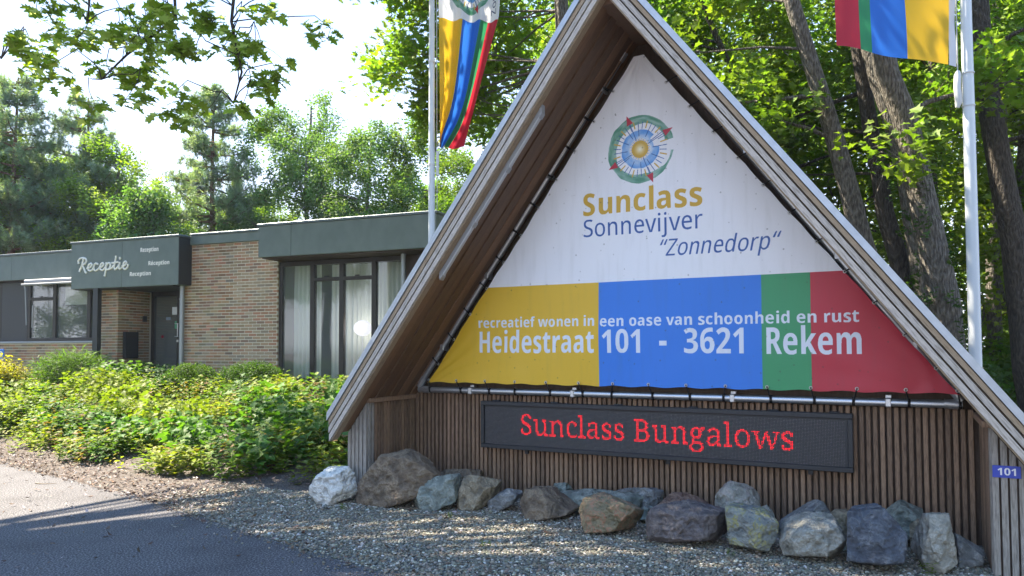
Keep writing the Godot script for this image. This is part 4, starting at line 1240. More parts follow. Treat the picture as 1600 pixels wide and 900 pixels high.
func script_word(parent: Node, m: Material) -> void:   # the brush-script word on the sign box, as raised strokes
	var st := st_new()
	for s in SCRIPT:
		var cu := Curve3D.new()
		var n: int = s.size() / 2
		for i in n:
			var p := Vector3(s[i * 2], s[i * 2 + 1], 0.354)
			var a := Vector3(s[maxi(i - 1, 0) * 2], s[maxi(i - 1, 0) * 2 + 1], 0.354)
			var b := Vector3(s[mini(i + 1, n - 1) * 2], s[mini(i + 1, n - 1) * 2 + 1], 0.354)
			cu.add_point(p, (a - b) / 6.0, (b - a) / 6.0)
		var pts: Array = []; var rad: Array = []
		var len := cu.get_baked_length()
		var k := maxi(3, int(len / 0.02))
		for i in k + 1:
			pts.append(cu.sample_baked(len * i / k))
			rad.append(0.021)
		tube(st, pts, rad, 8)
		for e in [pts[0], pts[pts.size() - 1]]:
			tube(st, [e + Vector3(0, 0, -0.02), e + Vector3(0, 0, 0.0205)], [0.021, 0.021], 12)
	put("lettering", done(st), m, parent)

# ---------------------------------------------------------------- trees
var bark: Array = []
var leafm: StandardMaterial3D
var sprigs := {}

func prepare_leaves() -> void:
	bark = [
		nmat("grey bark", [[0.0, Color(0.045, 0.038, 0.03)], [0.45, Color(0.12, 0.105, 0.085)], [0.7, Color(0.19, 0.17, 0.14)], [1.0, Color(0.27, 0.26, 0.23)]], 0.03, Vector3(2.2, 0.5, 2.2), 0.9, 401, 5.0, true, FastNoiseLite.TYPE_SIMPLEX_SMOOTH, 5),
		nmat("dark bark", [[0.0, Color(0.025, 0.02, 0.016)], [0.5, Color(0.065, 0.052, 0.04)], [1.0, Color(0.13, 0.11, 0.085)]], 0.03, Vector3(2.2, 0.5, 2.2), 0.9, 402, 5.0, true, FastNoiseLite.TYPE_SIMPLEX_SMOOTH, 5),
		nmat("red pine bark", [[0.0, Color(0.07, 0.035, 0.022)], [0.5, Color(0.19, 0.10, 0.062)], [1.0, Color(0.28, 0.17, 0.11)]], 0.03, Vector3(2.0, 0.6, 2.0), 0.9, 403, 4.0, true, FastNoiseLite.TYPE_SIMPLEX_SMOOTH, 5),
	]
	leafm = leaf_mat("green leaf", Color(0.95, 1.0, 0.55), 0.55)
	sprigs["lobed"] = sprig(LOBED, 9, 0.42, 0.125, 0.3, 0.55, 1)
	sprigs["lobed_b"] = sprig(LOBED, 11, 0.5, 0.115, 0.3, 0.45, 2)
	sprigs["oak"] = sprig(OAK, 9, 0.34, 0.145, 0.25, 0.5, 3)
	sprigs["far"] = sprig(KITE, 20, 0.62, 0.115, 0.3, 0.35, 4)
	sprigs["small"] = sprig(OVATE, 14, 0.30, 0.06, 0.3, 0.4, 5)
	sprigs["fine"] = sprig(KITE, 22, 0.22, 0.030, 0.3, 0.3, 6)
	sprigs["bed"] = sprig(LOBED, 8, 0.20, 0.085, 0.25, 0.8, 7)
	sprigs["bed_big"] = sprig(LOBED, 8, 0.34, 0.125, 0.25, 0.75, 8)
	sprigs["grassy"] = sprig([0.0, 0.0, 0.05, 0.4, 0.0, 1.0], 18, 0.3, 0.16, 0.2, 0.1, 9)
	sprigs["needle"] = needle_tuft(60, 0.17, 10)

# crown: list of [centre, radii]; limbs run from the trunk to the clumps
func tree(called: String, label: String, group: String, base: Vector3, trunk: Array, r0: float, r1: float, crown: Array, clumps: int, per: int, clump_r: float, kind: String, col: Color, bk: int, sd: int, limb_r := 0.045, scale_k := 1.0, flatten := 0.75) -> Node3D:
	rng.seed = sd
	var t := thing(called, label, "tree", base, 0.0, group)
	var st := st_new()
	var pts: Array = []; var rad: Array = []
	var cu := Curve3D.new()
	for i in trunk.size():
		var a: Vector3 = trunk[maxi(i - 1, 0)]; var b: Vector3 = trunk[mini(i + 1, trunk.size() - 1)]
		cu.add_point(trunk[i], (a - b) / 6.0, (b - a) / 6.0)
	var n := 16
	var total := cu.get_baked_length()
	var wob := noise(sd, 0.7, FastNoiseLite.TYPE_SIMPLEX_SMOOTH, 2)
	for i in n + 1:
		var f := float(i) / n
		pts.append(cu.sample_baked(total * f) + Vector3(wob.get_noise_2d(f * 6.0, 0), 0, wob.get_noise_2d(f * 6.0, 50)) * r0 * (0.4 if i > 0 else 0.0))
		rad.append(lerpf(r0, r1, pow(f, 0.8)) * (1.0 + 0.35 * exp(-f * total * 2.2)))
	tube(st, pts, rad, 14 if r0 > 0.12 else 9)
	put("trunk", done(st), bark[bk], t)
	var limbs := st_new()
	var buf := PackedFloat32Array()
	var volume := 0.0
	for c in crown: volume += c[1].x * c[1].y * c[1].z
	for c in crown:
		var cnt := maxi(1, int(round(clumps * c[1].x * c[1].y * c[1].z / volume)))
		for k in cnt:
			var v := ball()
			v = v.normalized() * pow(v.length(), 0.55)
			var at: Vector3 = c[0] + v * c[1]
			# limb
			var bi := n
			var best := 1e9
			for i in range(n / 4, n + 1):
				var q: Vector3 = pts[i]
				var d := q.distance_to(at) + maxf(0.0, q.y - at.y + 0.3) * 2.0
				if d < best:
					best = d; bi = i
			var p0: Vector3 = pts[bi]
			var mid := p0.lerp(at, 0.5) + Vector3(rnd(-0.2, 0.2), -0.12 * p0.distance_to(at) + rnd(0, 0.2), rnd(-0.2, 0.2))
			var lr := minf(limb_r, float(rad[bi]) * 0.6) * rnd(0.5, 1.0)
			if p0.distance_to(at) < 7.0 and k % 3 == 0:
				tube(limbs, [p0, p0.lerp(mid, 0.6) + Vector3(0, 0.05, 0), mid.lerp(at, 0.35), at], [lr, lr * 0.75, lr * 0.5, lr * 0.15], 5, false)
			for twig in 3:
				var e := at + ball() * clump_r
				tube(limbs, [mid.lerp(at, 0.7), at.lerp(e, 0.5) + Vector3(0, 0.06, 0), e], [lr * 0.35, lr * 0.22, 0.004], 4, false)
			var tone := shade(col, 0.28)
			for j in per:
				var u := ball()
				var o := at + Vector3(u.x, u.y * flatten, u.z) * clump_r * rnd(0.6, 1.15)
				var s := rnd(0.75, 1.25) * scale_k
				inst(buf, any_turn().scaled(Vector3.ONE * s), o, shade(tone, 0.22))
	put("branches", done(limbs), bark[bk], t)
	copies("crown", sprigs[kind], leafm, buf, t)
	return t

func pine(label: String, base: Vector3, height: float, r0: float, first: float, reach: float, col: Color, sd: int) -> void:
	rng.seed = sd
	var t := thing("pine_tree", label, "tree", base, 0.0, "pine trees behind the reception building")
	var st := st_new()
	var pts: Array = []; var rad: Array = []
	for i in 13:
		var f := i / 12.0
		pts.append(Vector3(sin(f * 4.0 + sd) * 0.12, height * f - 0.2, cos(f * 3.0 + sd) * 0.12 - 0.1))
		rad.append(lerpf(r0, 0.03, f))
	tube(st, pts, rad, 10)
	put("trunk", done(st), bark[2], t)
	var limbs := st_new()
	var buf := PackedFloat32Array()
	var y := first
	while y < height - 0.2:
		var f := (y - first) / (height - first)
		var l := reach * (1.0 - pow(f, 1.6)) * rnd(0.75, 1.1) + 0.35
		for k in 5:
			var a := rnd(0, TAU)
			if rng.randf() < 0.15: continue
			var d := Vector3(cos(a), rnd(0.05, 0.3), sin(a))
			var p0: Vector3 = Vector3(0, y + rnd(-0.15, 0.15), 0)
			var tip := p0 + d * l
			tube(limbs, [p0, p0.lerp(tip, 0.5) - Vector3(0, 0.06 * l, 0), tip], [0.05, 0.03, 0.008], 5, false)
			var steps := maxi(3, int(l / 0.16))
			for s in steps:
				var q := 0.3 + 0.7 * s / steps
				for z in 2:
					var side := d.cross(Vector3.UP).normalized() * rng.randfn(0.0, 0.24 * l * (1.1 - q) + 0.08)
					inst(buf, (Basis(Vector3.UP, rnd(0, TAU)) * Basis(Vector3.RIGHT, rnd(-0.9, 0.9))).scaled(Vector3.ONE * rnd(0.9, 1.5)), p0.lerp(tip, q) + side + Vector3(0, rnd(-0.04, 0.12) - 0.12 * sin(q * PI) * l * 0.3, 0), shade(col, 0.35))
		y += rnd(0.36, 0.62)
	put("branches", done(limbs), bark[2], t)
	copies("needles", sprigs["needle"], leafm, buf, t)

func build_trees() -> void:
	prepare_leaves()
	var mid := Color(0.155, 0.25, 0.042); var fresh := Color(0.205, 0.31, 0.046); var deep := Color(0.09, 0.165, 0.034); var cool := Color(0.14, 0.235, 0.085)
	var wood := "trees in the wood behind the sign"
	# the oak whose crown stands over the sign
	tree("oak_tree", "tall oak behind the sign with a broad crown over the roof ridge", wood, on_ground(1.0, -10.6), [Vector3(0, -0.3, 0), Vector3(-0.1, 3, 0), Vector3(-0.27, 6.2, 0), Vector3(-0.5, 9, 0), Vector3(-0.6, 12, -0.2)], 0.17, 0.05,
		[[Vector3(-2.0, 6.4, -2.2), Vector3(1.4, 1.9, 1.3)], [Vector3(-0.9, 8.0, -2.0), Vector3(1.9, 0.9, 1.4)], [Vector3(-1.3, 5.0, -2.2), Vector3(1.1, 0.9, 0.8)], [Vector3(-2.9, 5.6, -2.0), Vector3(0.7, 0.7, 0.6)], [Vector3(-2.6, 7.6, -1.9), Vector3(1.6, 0.9, 1.0)]], 96, 13, 0.56, "oak", fresh, 0, 611, 0.03)
	# leaning trunks of the wood
	tree("maple_tree", "slim leaning maple trunk between the shelter roof and the thick ivy trunk", wood, on_ground(5.27, -9.5), [Vector3(0, -0.3, 0), Vector3(-0.76, 2.82, 0), Vector3(-1.3, 4.74, 0), Vector3(-1.67, 6.2, 0), Vector3(-2.3, 9.5, -0.3)], 0.17, 0.06,
		[[Vector3(-2.2, 9.2, -0.4), Vector3(1.2, 0.9, 1.2)], [Vector3(-2.4, 5.2, -1.2), Vector3(1.6, 1.5, 1.0)], [Vector3(-1.9, 4.8, 0.4), Vector3(0.7, 0.8, 0.3)]], 23, 20, 0.6, "lobed", mid, 0, 621)
	tree("maple_tree", "dark leaning maple trunk between the slim trunk and the thick trunk", wood, on_ground(6.08, -10.5), [Vector3(0, -0.3, 0), Vector3(-0.39, 1.97, 0), Vector3(-0.72, 3.25, 0), Vector3(-1.13, 5.76, 0), Vector3(-1.7, 9.0, 0)], 0.17, 0.06,
		[[Vector3(-1.2, 9.2, -0.3), Vector3(1.0, 0.8, 1.0)], [Vector3(-1.0, 4.6, -1.2), Vector3(1.5, 1.3, 0.9)]], 22, 24, 0.6, "lobed", mid, 1, 622)
	tree("maple_tree", "thick pale grey leaning trunk with ivy below the spread flag", wood, on_ground(5.56, -8.9), [Vector3(0, -0.3, 0), Vector3(-0.24, 1.1, 0), Vector3(-0.5, 2.5, 0), Vector3(-0.74, 4.0, 0), Vector3(-1.05, 5.2, 0), Vector3(-1.7, 8.5, 0)], 0.205, 0.10,
		[[Vector3(-1.2, 9.0, -0.2), Vector3(1.2, 0.8, 1.0)], [Vector3(0.3, 4.3, -0.2), Vector3(0.8, 0.5, 0.6)], [Vector3(-1.6, 3.7, 0.5), Vector3(0.7, 0.6, 0.3)]], 14, 15, 0.6, "lobed", mid, 0, 623)
	tree("maple_tree", "second leaning trunk close behind the thick pale trunk", wood, on_ground(6.1, -10.2), [Vector3(0, -0.3, 0), Vector3(-0.35, 1.95, 0), Vector3(-0.8, 4.4, 0), Vector3(-1.1, 5.7, 0), Vector3(-1.6, 9.0, -0.4)], 0.18, 0.07,
		[[Vector3(-1.2, 9.0, -0.6), Vector3(1.0, 0.8, 1.0)]], 7, 24, 0.6, "lobed", mid, 0, 624)
	tree("maple_tree", "dark trunk standing directly behind the thick white flagpole", wood, on_ground(6.98, -9.8), [Vector3(0, -0.3, 0), Vector3(-0.2, 1.66, 0), Vector3(-0.57, 4.24, 0), Vector3(-0.7, 6.2, 0), Vector3(-0.9, 9.5, 0)], 0.20, 0.09,
		[[Vector3(-0.3, 9.0, 0), Vector3(1.2, 0.8, 1.0)], [Vector3(0.7, 4.8, 0.2), Vector3(0.8, 1.2, 0.8)]], 16, 24, 0.6, "lobed", mid, 1, 625)
	tree("maple_tree", "thin straight trunk farther back between the flag and the pole", wood, on_ground(7.5, -13.0), [Vector3(0, -0.3, 0), Vector3(0, 3, 0), Vector3(0, 6, 0), Vector3(0.2, 10, 0)], 0.12, 0.04,
		[[Vector3(0, 6.5, 0), Vector3(2.0, 2.2, 1.4)], [Vector3(-0.6, 3.4, -0.3), Vector3(1.6, 1.3, 1.2)]], 44, 22, 0.65, "lobed_b", fresh, 1, 626)
	tree("maple_tree", "strongly slanting thin trunk low behind the shelter roof", wood, on_ground(7.1, -12.2), [Vector3(0, -0.3, 0), Vector3(-1.55, 2.6, 0), Vector3(-2.4, 4.1, 0), Vector3(-3.1, 5.2, 0), Vector3(-4.2, 7.8, 0)], 0.115, 0.04,
		[[Vector3(-3.4, 6.2, 0), Vector3(2.2, 1.6, 1.4)], [Vector3(-2.0, 4.0, -0.4), Vector3(1.8, 1.2, 1.0)]], 50, 22, 0.6, "lobed_b", mid, 1, 627)
	# wood farther back, filling between the trunks
	var back := [[3.2, -14.5, fresh], [6.0, -16.0, mid], [9.2, -14.2, fresh], [11.2, -11.5, mid], [2.6, -18.5, mid], [8.2, -19.5, fresh], [12.5, -17.0, fresh], [0.8, -21.0, cool], [15.5, -14.0, mid], [5.0, -22.5, fresh], [11.0, -23.5, fresh], [16.5, -20.5, mid], [14.0, -10.5, mid], [18.5, -15.5, fresh], [20.5, -12.0, mid], [9.6, -16.8, fresh], [13.2, -13.4, fresh], [22.0, -18.5, fresh], [12.4, -18.6, mid], [16.6, -24.4, fresh], [10.6, -15.6, mid]]
	for k in back.size():
		var b: Array = back[k]
		var hgt := 9.0 + (k * 37 % 5)
		tree("beech_tree", "leafy beech tree deep in the wood behind the leaning trunks", wood, on_ground(b[0], b[1]), [Vector3(0, -0.3, 0), Vector3(0.1 * (k % 3 - 1), 3, 0), Vector3(0.25 * (k % 3 - 1), 6.5, 0.1), Vector3(0.3 * (k % 3 - 1), hgt, 0)], 0.15, 0.04,
			[[Vector3(0, hgt * 0.72, 0), Vector3(2.6, hgt * 0.26, 2.0)], [Vector3(0.2, 3.0, 0.2), Vector3(2.2, 1.8, 1.6)]], 48, 18, 0.75, "lobed_b", b[2], k % 2, 640 + k, 0.05, 1.25)
	# undergrowth at the foot of the wood
	for k in 14:
		rng.seed = 670 + k
		var p := on_ground([6.4, 7.6, 8.3, 7.2, 9.6, 5.6, 8.8, 10.6, 4.6, 8.6, 9.4, 10.4, 11.6, 12.6][k], [-7.8, -8.6, -10.4, -11.2, -12.4, -11.9, -7.2, -9.6, -12.4, -11.6, -13.6, -14.6, -12.6, -15.2][k])
		shrub("woodland_shrub", "dark green undergrowth shrub at the foot of the wood", "undergrowth of the wood", p, Vector3(0.8, 0.9, 0.7) * (1.0 if k < 9 else 1.6), 46 if k < 9 else 150, "lobed", deep if k % 2 else mid, 670 + k)
	# ivy on the thick trunk
	rng.seed = 690
	var buf := PackedFloat32Array()
	for k in 190:
		var y := pow(rng.randf(), 1.5) * 3.6
		var a := rnd(0, TAU)
		var o := Vector3(-0.21 * y + sin(y * 2.0) * 0.02 + cos(a) * 0.27, y, sin(a) * 0.27)
		inst(buf, any_turn().scaled(Vector3.ONE * rnd(0.5, 0.9)), o, shade(Color(0.06, 0.12, 0.03), 0.3))
	var ivy := copies("ivy", sprigs["bed"], leafm, buf, self)
	ivy.position = on_ground(5.56, -8.9)
	tag(ivy, "ivy climbing the thick pale grey trunk in the wood", "ivy")
	# behind the reception
	var rear := "leafy trees behind the reception building"
	var far := [
		["broad leafy tree behind the brick wall with open branching crown", -8.6, -31.0, 12.2, 3.1, cool, [[Vector3(0, 8.6, 0), Vector3(2.6, 3.0, 2.4)], [Vector3(-0.4, 5.6, 0), Vector3(3.0, 2.2, 2.4)]], 100],
		["round leafy tree between the broad open tree and the thin flagpole", -5.6, -29.0, 9.8, 2.6, cool, [[Vector3(-0.2, 6.9, 0), Vector3(2.0, 2.6, 2.0)], [Vector3(0.4, 4.4, 0), Vector3(2.6, 1.8, 2.0)]], 84],
		["leafy tree beyond the thin white flagpole", -3.2, -30.0, 10.6, 2.6, mid, [[Vector3(0, 7.4, 0), Vector3(2.0, 3.0, 2.0)], [Vector3(0.4, 4.2, 0), Vector3(2.6, 2.0, 2.0)]], 84],
		["bright leafy tree between the two pine groups", -15.6, -29.0, 9.6, 3.0, fresh, [[Vector3(-0.3, 6.2, 0), Vector3(2.6, 2.9, 2.2)], [Vector3(0, 4.0, 0), Vector3(3.4, 1.6, 2.4)]], 110],
		["bright leafy tree behind the wing with the awning", -20.2, -30.0, 11.0, 3.2, fresh, [[Vector3(0, 7.0, 0), Vector3(2.8, 3.4, 2.4)], [Vector3(0, 4.2, 0), Vector3(3.4, 2.0, 2.4)]], 110],
		["low leafy tree under the single pine", -12.2, -33.0, 8.0, 2.8, mid, [[Vector3(0, 5.0, 0), Vector3(3.0, 2.4, 2.0)]], 70],
		["small pale leafy tree between the bright tree and the single pine", -13.4, -27.5, 7.0, 2.0, cool, [[Vector3(0, 5.0, 0), Vector3(1.7, 1.8, 1.5)]], 44],
		["tall mid green leafy tree beyond the pines of the awning wing", -24.0, -31.0, 13.0, 3.2, mid, [[Vector3(0, 8.4, 0), Vector3(2.8, 3.6, 2.4)], [Vector3(0, 4.6, 0), Vector3(3.2, 2.2, 2.4)]], 100],
		["leafy tree behind the window wing and the sign", -0.2, -27.0, 10.0, 2.6, mid, [[Vector3(0, 6.6, 0), Vector3(2.4, 3.2, 2.0)], [Vector3(0, 4.0, 0), Vector3(2.6, 1.8, 2.0)]], 90],
		["leafy tree filling the gap behind the fascia", -7.0, -36.0, 8.6, 3.0, fresh, [[Vector3(0, 5.2, 0), Vector3(3.6, 2.8, 2.0)]], 80],
	]
	for k in far.size():
		var d: Array = far[k]
		tree("leafy_tree", d[0], rear, on_ground(d[1], d[2]), [Vector3(0, -0.3, 0), Vector3(0.15, d[3] * 0.3, 0), Vector3(-0.1, d[3] * 0.6, 0), Vector3(0.1, d[3] * 0.92, 0)], 0.2, 0.04, d[6], int(d[7] * 1.1), 20, 0.6, "far", d[5], 0, 700 + k, 0.06)
	# a closed row of lower trees behind these
	for k in 11:
		var x := -31.0 + 3.1 * k
		tree("hedge_tree", "low leafy tree in the closed row far behind the reception building", "row of trees far behind the reception", on_ground(x, -37.0 - (k * 5 % 3)), [Vector3(0, -0.3, 0), Vector3(0.1, 3, 0), Vector3(0, 6.2, 0)], 0.16, 0.04,
			[[Vector3(0, 4.6 + (k * 7 % 4) * 0.5, 0), Vector3(2.6, 2.8, 1.8)]], 46, 22, 0.8, "far", [fresh, mid, cool][k % 3], 0, 780 + k, 0.05, 1.3)
	var blue := Color(0.25, 0.33, 0.26)
	pine("single blue green pine standing above the entrance sign box", on_ground(-12.4, -30.5), 12.4, 0.19, 3.8, 2.5, blue, 731)
	pine("tall pine with bare reddish trunk behind the wing with the awning", on_ground(-19.0, -28.0), 11.9, 0.18, 5.2, 2.6, blue, 732)
	pine("greener pine beside the tall bare trunked pine", on_ground(-21.6, -29.5), 12.6, 0.17, 5.2, 2.6, Color(0.23, 0.32, 0.21), 733)
	pine("slender pine between the tall bare trunked pine and the single pine", on_ground(-17.2, -29.5), 11.6, 0.15, 5.4, 2.2, blue, 734)
	# trees left of the road, outside the picture: mirrored in the windows and shading the road
	var side := "trees across the road"
	for k in 7:
		var p: Array = [[-18.5, -4.6], [-17.0, 1.6], [-22.5, -8.5], [-27.0, -3.0], [-31.5, -9.5], [-33.5, -14.0], [-31.0, -19.5]][k]
		tree("lime_tree", "lime tree with tall trunk across the road, mirrored in the windows", side, on_ground(p[0], p[1]), [Vector3(0, -0.3, 0), Vector3(0.1, 3, 0), Vector3(0, 6, 0.1), Vector3(0, 9.5, 0)], 0.24, 0.06,
			[[Vector3(0, 7.2, 0), Vector3(3.2, 3.2, 3.2)], [Vector3(0, 2.4 if k > 3 else 5.0, 0), Vector3(2.6, 1.5, 2.4)]], 70, 24, 0.8, "far", fresh if k % 2 else mid, 0, 740 + k)
	# unseen trees behind the viewer, added to dim the sky on the sign front
	for k in 3:
		var p: Array = [[3.4, 9.4], [8.8, 8.8], [12.5, 5.0]][k]
		tree("added_hornbeam_tree", "unseen hornbeam added on the near side of the road to dim the sky", "unseen trees added on the near side of the road", Vector3(p[0], 0.0, p[1]), [Vector3(0, -0.3, 0), Vector3(0.1, 3, 0), Vector3(0, 6, 0.1), Vector3(0, 10.5, 0)], 0.2, 0.06,
			[[Vector3(0, 8.0, 0), Vector3(3.2, 4.4, 3.0)], [Vector3(0, 3.2, 0), Vector3(2.6, 1.6, 2.2)]], 70, 22, 0.95, "far", mid, 0, 770 + k, 0.05, 1.4)
	build_overhead()

# boughs of a red oak that hang into the picture from above
func build_overhead() -> void:
	rng.seed = 800
	var base := on_ground(-10.4, -7.4)
	var t := thing("red_oak", "red oak whose leafy boughs hang over the road into the sky", "tree", base, 0.0)
	var st := st_new()
	tube(st, [Vector3(0, -0.3, 0), Vector3(0.1, 2, 0), Vector3(0.15, 5, -0.1), Vector3(0.1, 8, -0.2), Vector3(0.4, 12, 0)], [0.34, 0.26, 0.22, 0.17, 0.06], 14)
	put("trunk", done(st), bark[0], t)
	# where the leaf clusters hang, in metres
	var clusters := [Vector3(-5.72, 5.52, -8.74), Vector3(-5.76, 5.06, -8.60), Vector3(-5.70, 5.05, -8.90), Vector3(-5.49, 4.70, -8.65), Vector3(-5.87, 5.08, -8.57), Vector3(-5.31, 5.32, -8.90), Vector3(-5.40, 5.72, -9.42), Vector3(-5.15, 5.53, -9.30), Vector3(-4.92, 5.71, -9.27), Vector3(-4.60, 5.15, -8.72), Vector3(-4.59, 5.42, -9.04), Vector3(-4.26, 5.20, -8.78), Vector3(-4.00, 5.46, -8.67), Vector3(-3.90, 4.99, -8.61), Vector3(-3.76, 5.04, -8.71), Vector3(-4.50, 5.12, -9.43), Vector3(-4.95, 5.08, -9.33), Vector3(-5.12, 5.03, -9.31), Vector3(-5.30, 4.63, -9.30), Vector3(-4.60, 4.47, -8.69), Vector3(-3.94, 4.41, -8.81), Vector3(-3.90, 4.40, -9.13), Vector3(-3.66, 5.32, -9.23), Vector3(-3.60, 5.56, -9.35), Vector3(-3.32, 5.28, -9.38), Vector3(-2.94, 5.09, -8.59), Vector3(-3.25, 4.78, -9.11), Vector3(-3.07, 4.84, -9.17), Vector3(-3.33, 4.47, -9.01), Vector3(-2.94, 5.53, -8.68), Vector3(-3.81, 5.61, -8.97), Vector3(-4.16, 5.46, -8.59), Vector3(-2.38, 5.52, -9.43), Vector3(-4.69, 5.25, -9.37), Vector3(-3.68, 5.61, -9.05), Vector3(-5.56, 5.59, -8.80)]
	var limbs := st_new()
	var leaf := leaf_shape(OAK, 0.22)
	var rest := PackedFloat32Array()
	var bough: Array = [Vector3(-10.3, 6.6, -7.5), Vector3(-7.6, 7.4, -8.5), Vector3(-5.0, 7.2, -9.0), Vector3(-3.2, 6.9, -9.2), Vector3(-1.9, 6.6, -9.3)]
	tube(limbs, bough.map(func(v): return v - base), [0.14, 0.10, 0.075, 0.05, 0.02], 8)
	var nodes: Array = []
	for i in 4:
		for q in 5: nodes.append((bough[i] as Vector3).lerp(bough[i + 1], q / 5.0))
	# side limbs that reach down into view
	var lims := [[Vector3(-7.4, 7.3, -8.5), Vector3(-6.9, 6.4, -8.7), Vector3(-6.55, 5.6, -8.9), Vector3(-6.3, 5.1, -9.0)], [Vector3(-5.0, 7.2, -9.0), Vector3(-4.2, 6.3, -9.0), Vector3(-4.15, 5.6, -9.0), Vector3(-4.7, 5.1, -8.9), Vector3(-5.0, 4.8, -8.9)], [Vector3(-3.9, 7.0, -9.1), Vector3(-3.45, 6.2, -9.1), Vector3(-3.5, 5.6, -9.1), Vector3(-3.4, 5.0, -9.2), Vector3(-3.5, 4.6, -9.2)], [Vector3(-5.6, 7.2, -8.9), Vector3(-5.2, 6.2, -9.0), Vector3(-5.3, 5.6, -9.1)]]
	for l in lims:
		var rad: Array = []
		for i in l.size(): rad.append(lerpf(0.028, 0.009, float(i) / (l.size() - 1)))
		tube(limbs, (l as Array).map(func(v): return v - base), rad, 6)
		for i in l.size() - 1:
			for q in 3: nodes.append((l[i] as Vector3).lerp(l[i + 1], (q + 1) / 3.0))
	var singles := 300
	for at: Vector3 in clusters:
		var near: Vector3 = nodes[0]
		for q: Vector3 in nodes:
			if q.distance_to(at) + (0.6 if q.y < at.y else 0.0) < near.distance_to(at) + (0.6 if near.y < at.y else 0.0): near = q
		var hang := at + Vector3(rnd(-0.25, 0.25), rnd(0.15, 0.4), rnd(-0.1, 0.1))
		var sagp := near.lerp(hang, 0.5) + Vector3(rnd(-0.15, 0.15), rnd(0.0, 0.15), rnd(-0.1, 0.1))
		tube(limbs, [near - base, near.lerp(sagp, 0.5) + Vector3(rnd(-0.05, 0.05), rnd(0.0, 0.08), 0) - base, sagp - base, sagp.lerp(hang, 0.6) + Vector3(0, 0.05, 0) - base, hang.lerp(at, 0.4) - base, at - base], [0.009, 0.008, 0.007, 0.006, 0.005, 0.0035], 5, false)
		for tw in 3:
			var e := at + Vector3(rnd(-0.24, 0.24), rnd(-0.15, 0.12), rnd(-0.24, 0.24))
			tube(limbs, [at - base, at.lerp(e, 0.5) + Vector3(0, 0.02, 0) - base, e - base], [0.0035, 0.003, 0.002], 4, false)
			for k in 11:
				var a := rnd(0, TAU)
				var out := Vector3(cos(a), rnd(-0.8, 0.25), sin(a)).normalized()
				var face := Vector3(rnd(-0.6, 0.6), 1, rnd(-0.6, 0.6)).normalized()
				var sd := out.cross(face).normalized()
				face = sd.cross(out)
				var s := rnd(0.11, 0.19)
				var o := e + Vector3(rnd(-0.09, 0.09), rnd(-0.07, 0.07), rnd(-0.09, 0.09)) - base
				var b := Basis(sd * s, out * s, face * s)
				var col := shade(Color(0.245, 0.36, 0.058), 0.3)
				if singles > 0 and k < 3:
					singles -= 1
					var m := put("leaf", leaf, overhead_mats()[singles % 5], t)
					m.transform = Transform3D(b, o)
				else: inst(rest, b, o, col)
	# unseen crown above the view, spread to shade sign, gravel and bank
	for k in 215:
		var v := ball()
		var at: Vector3 = [Vector3(-0.6, 10.8, 0.6), Vector3(3.4, 9.6, -4.4), Vector3(8.9, 9.2, 0.4), Vector3(8.2, 9.0, -0.8), Vector3(6.0, 9.2, -1.6)][k % 5] + v.normalized() * pow(v.length(), 0.5) * [Vector3(3.0, 1.8, 2.6), Vector3(2.3, 1.2, 1.9), Vector3(3.6, 1.4, 2.6), Vector3(3.6, 1.4, 2.6), Vector3(3.4, 1.3, 2.4)][k % 5]
		for j in 110:
			var u := ball()
			inst(rest, any_turn().scaled(Vector3.ONE * rnd(0.11, 0.2)), at + u * 0.7, shade(Color(0.10, 0.18, 0.03), 0.3))
		tube(limbs, [Vector3(0.1, 8, -0.2), Vector3(0.1, 8, -0.2).lerp(at, 0.5) + Vector3(0, 0.2, 0), at], [0.05, 0.03, 0.008], 5, false)
	put("branches", done(limbs), bark[1], t)
	copies("crown", leaf, leafm, rest, t)

func overhead_mats() -> Array:
	if not mats.has("overhead"):
		var l: Array = []
		for k in 5:
			var c := Color(0.245, 0.36, 0.058)
			var g: float = [0.8, 0.95, 1.1, 1.25, 0.7][k]
			var m := mat("oak leaf", Color(c.r * g, c.g * g, c.b * g), 0.42)
			m.backlight_enabled = true
			m.backlight = leafm.backlight
			m.metallic_specular = 0.35
			l.append(m)
		mats["overhead"] = l
	return mats["overhead"]

# ---------------------------------------------------------------- garden
func shrub(called: String, label: String, group: String, at: Vector3, size: Vector3, n: int, kind: String, col: Color, sd: int, shell := false, sc := 1.0) -> Node3D:
	rng.seed = sd
	var o := thing(called, label, "shrub", at, 0.0, group)
	var st := st_new()
	for k in 9:
		var a := rnd(0, TAU)
		var e := Vector3(cos(a) * size.x * rnd(0.2, 0.8), size.y * rnd(0.5, 0.95), sin(a) * size.z * rnd(0.2, 0.8))
		tube(st, [Vector3(cos(a) * 0.04, -0.08, sin(a) * 0.04), e * Vector3(0.4, 0.55, 0.4), e], [0.012, 0.008, 0.003], 5, false)
	put("stems", done(st), bark[1], o)
	var buf := PackedFloat32Array()
	for k in n:
		var v := ball()
		if shell: v = v.normalized() * rnd(0.82, 1.0)
		v.y = absf(v.y) if shell else v.y * 0.5 + 0.5
		var p := Vector3(v.x * size.x, v.y * size.y, v.z * size.z)
		inst(buf, any_turn().scaled(Vector3.ONE * rnd(0.7, 1.25) * sc), p, shade(col, 0.3))
	copies("foliage", sprigs[kind], leafm, buf, o)
	return o

func front_of_house(s: float, q: float) -> Vector3:
	var x := HOUSE_AT.x + s * 0.933 - q * 0.36
	var z := HOUSE_AT.z + s * 0.36 + q * 0.933
	return on_ground(x, z)

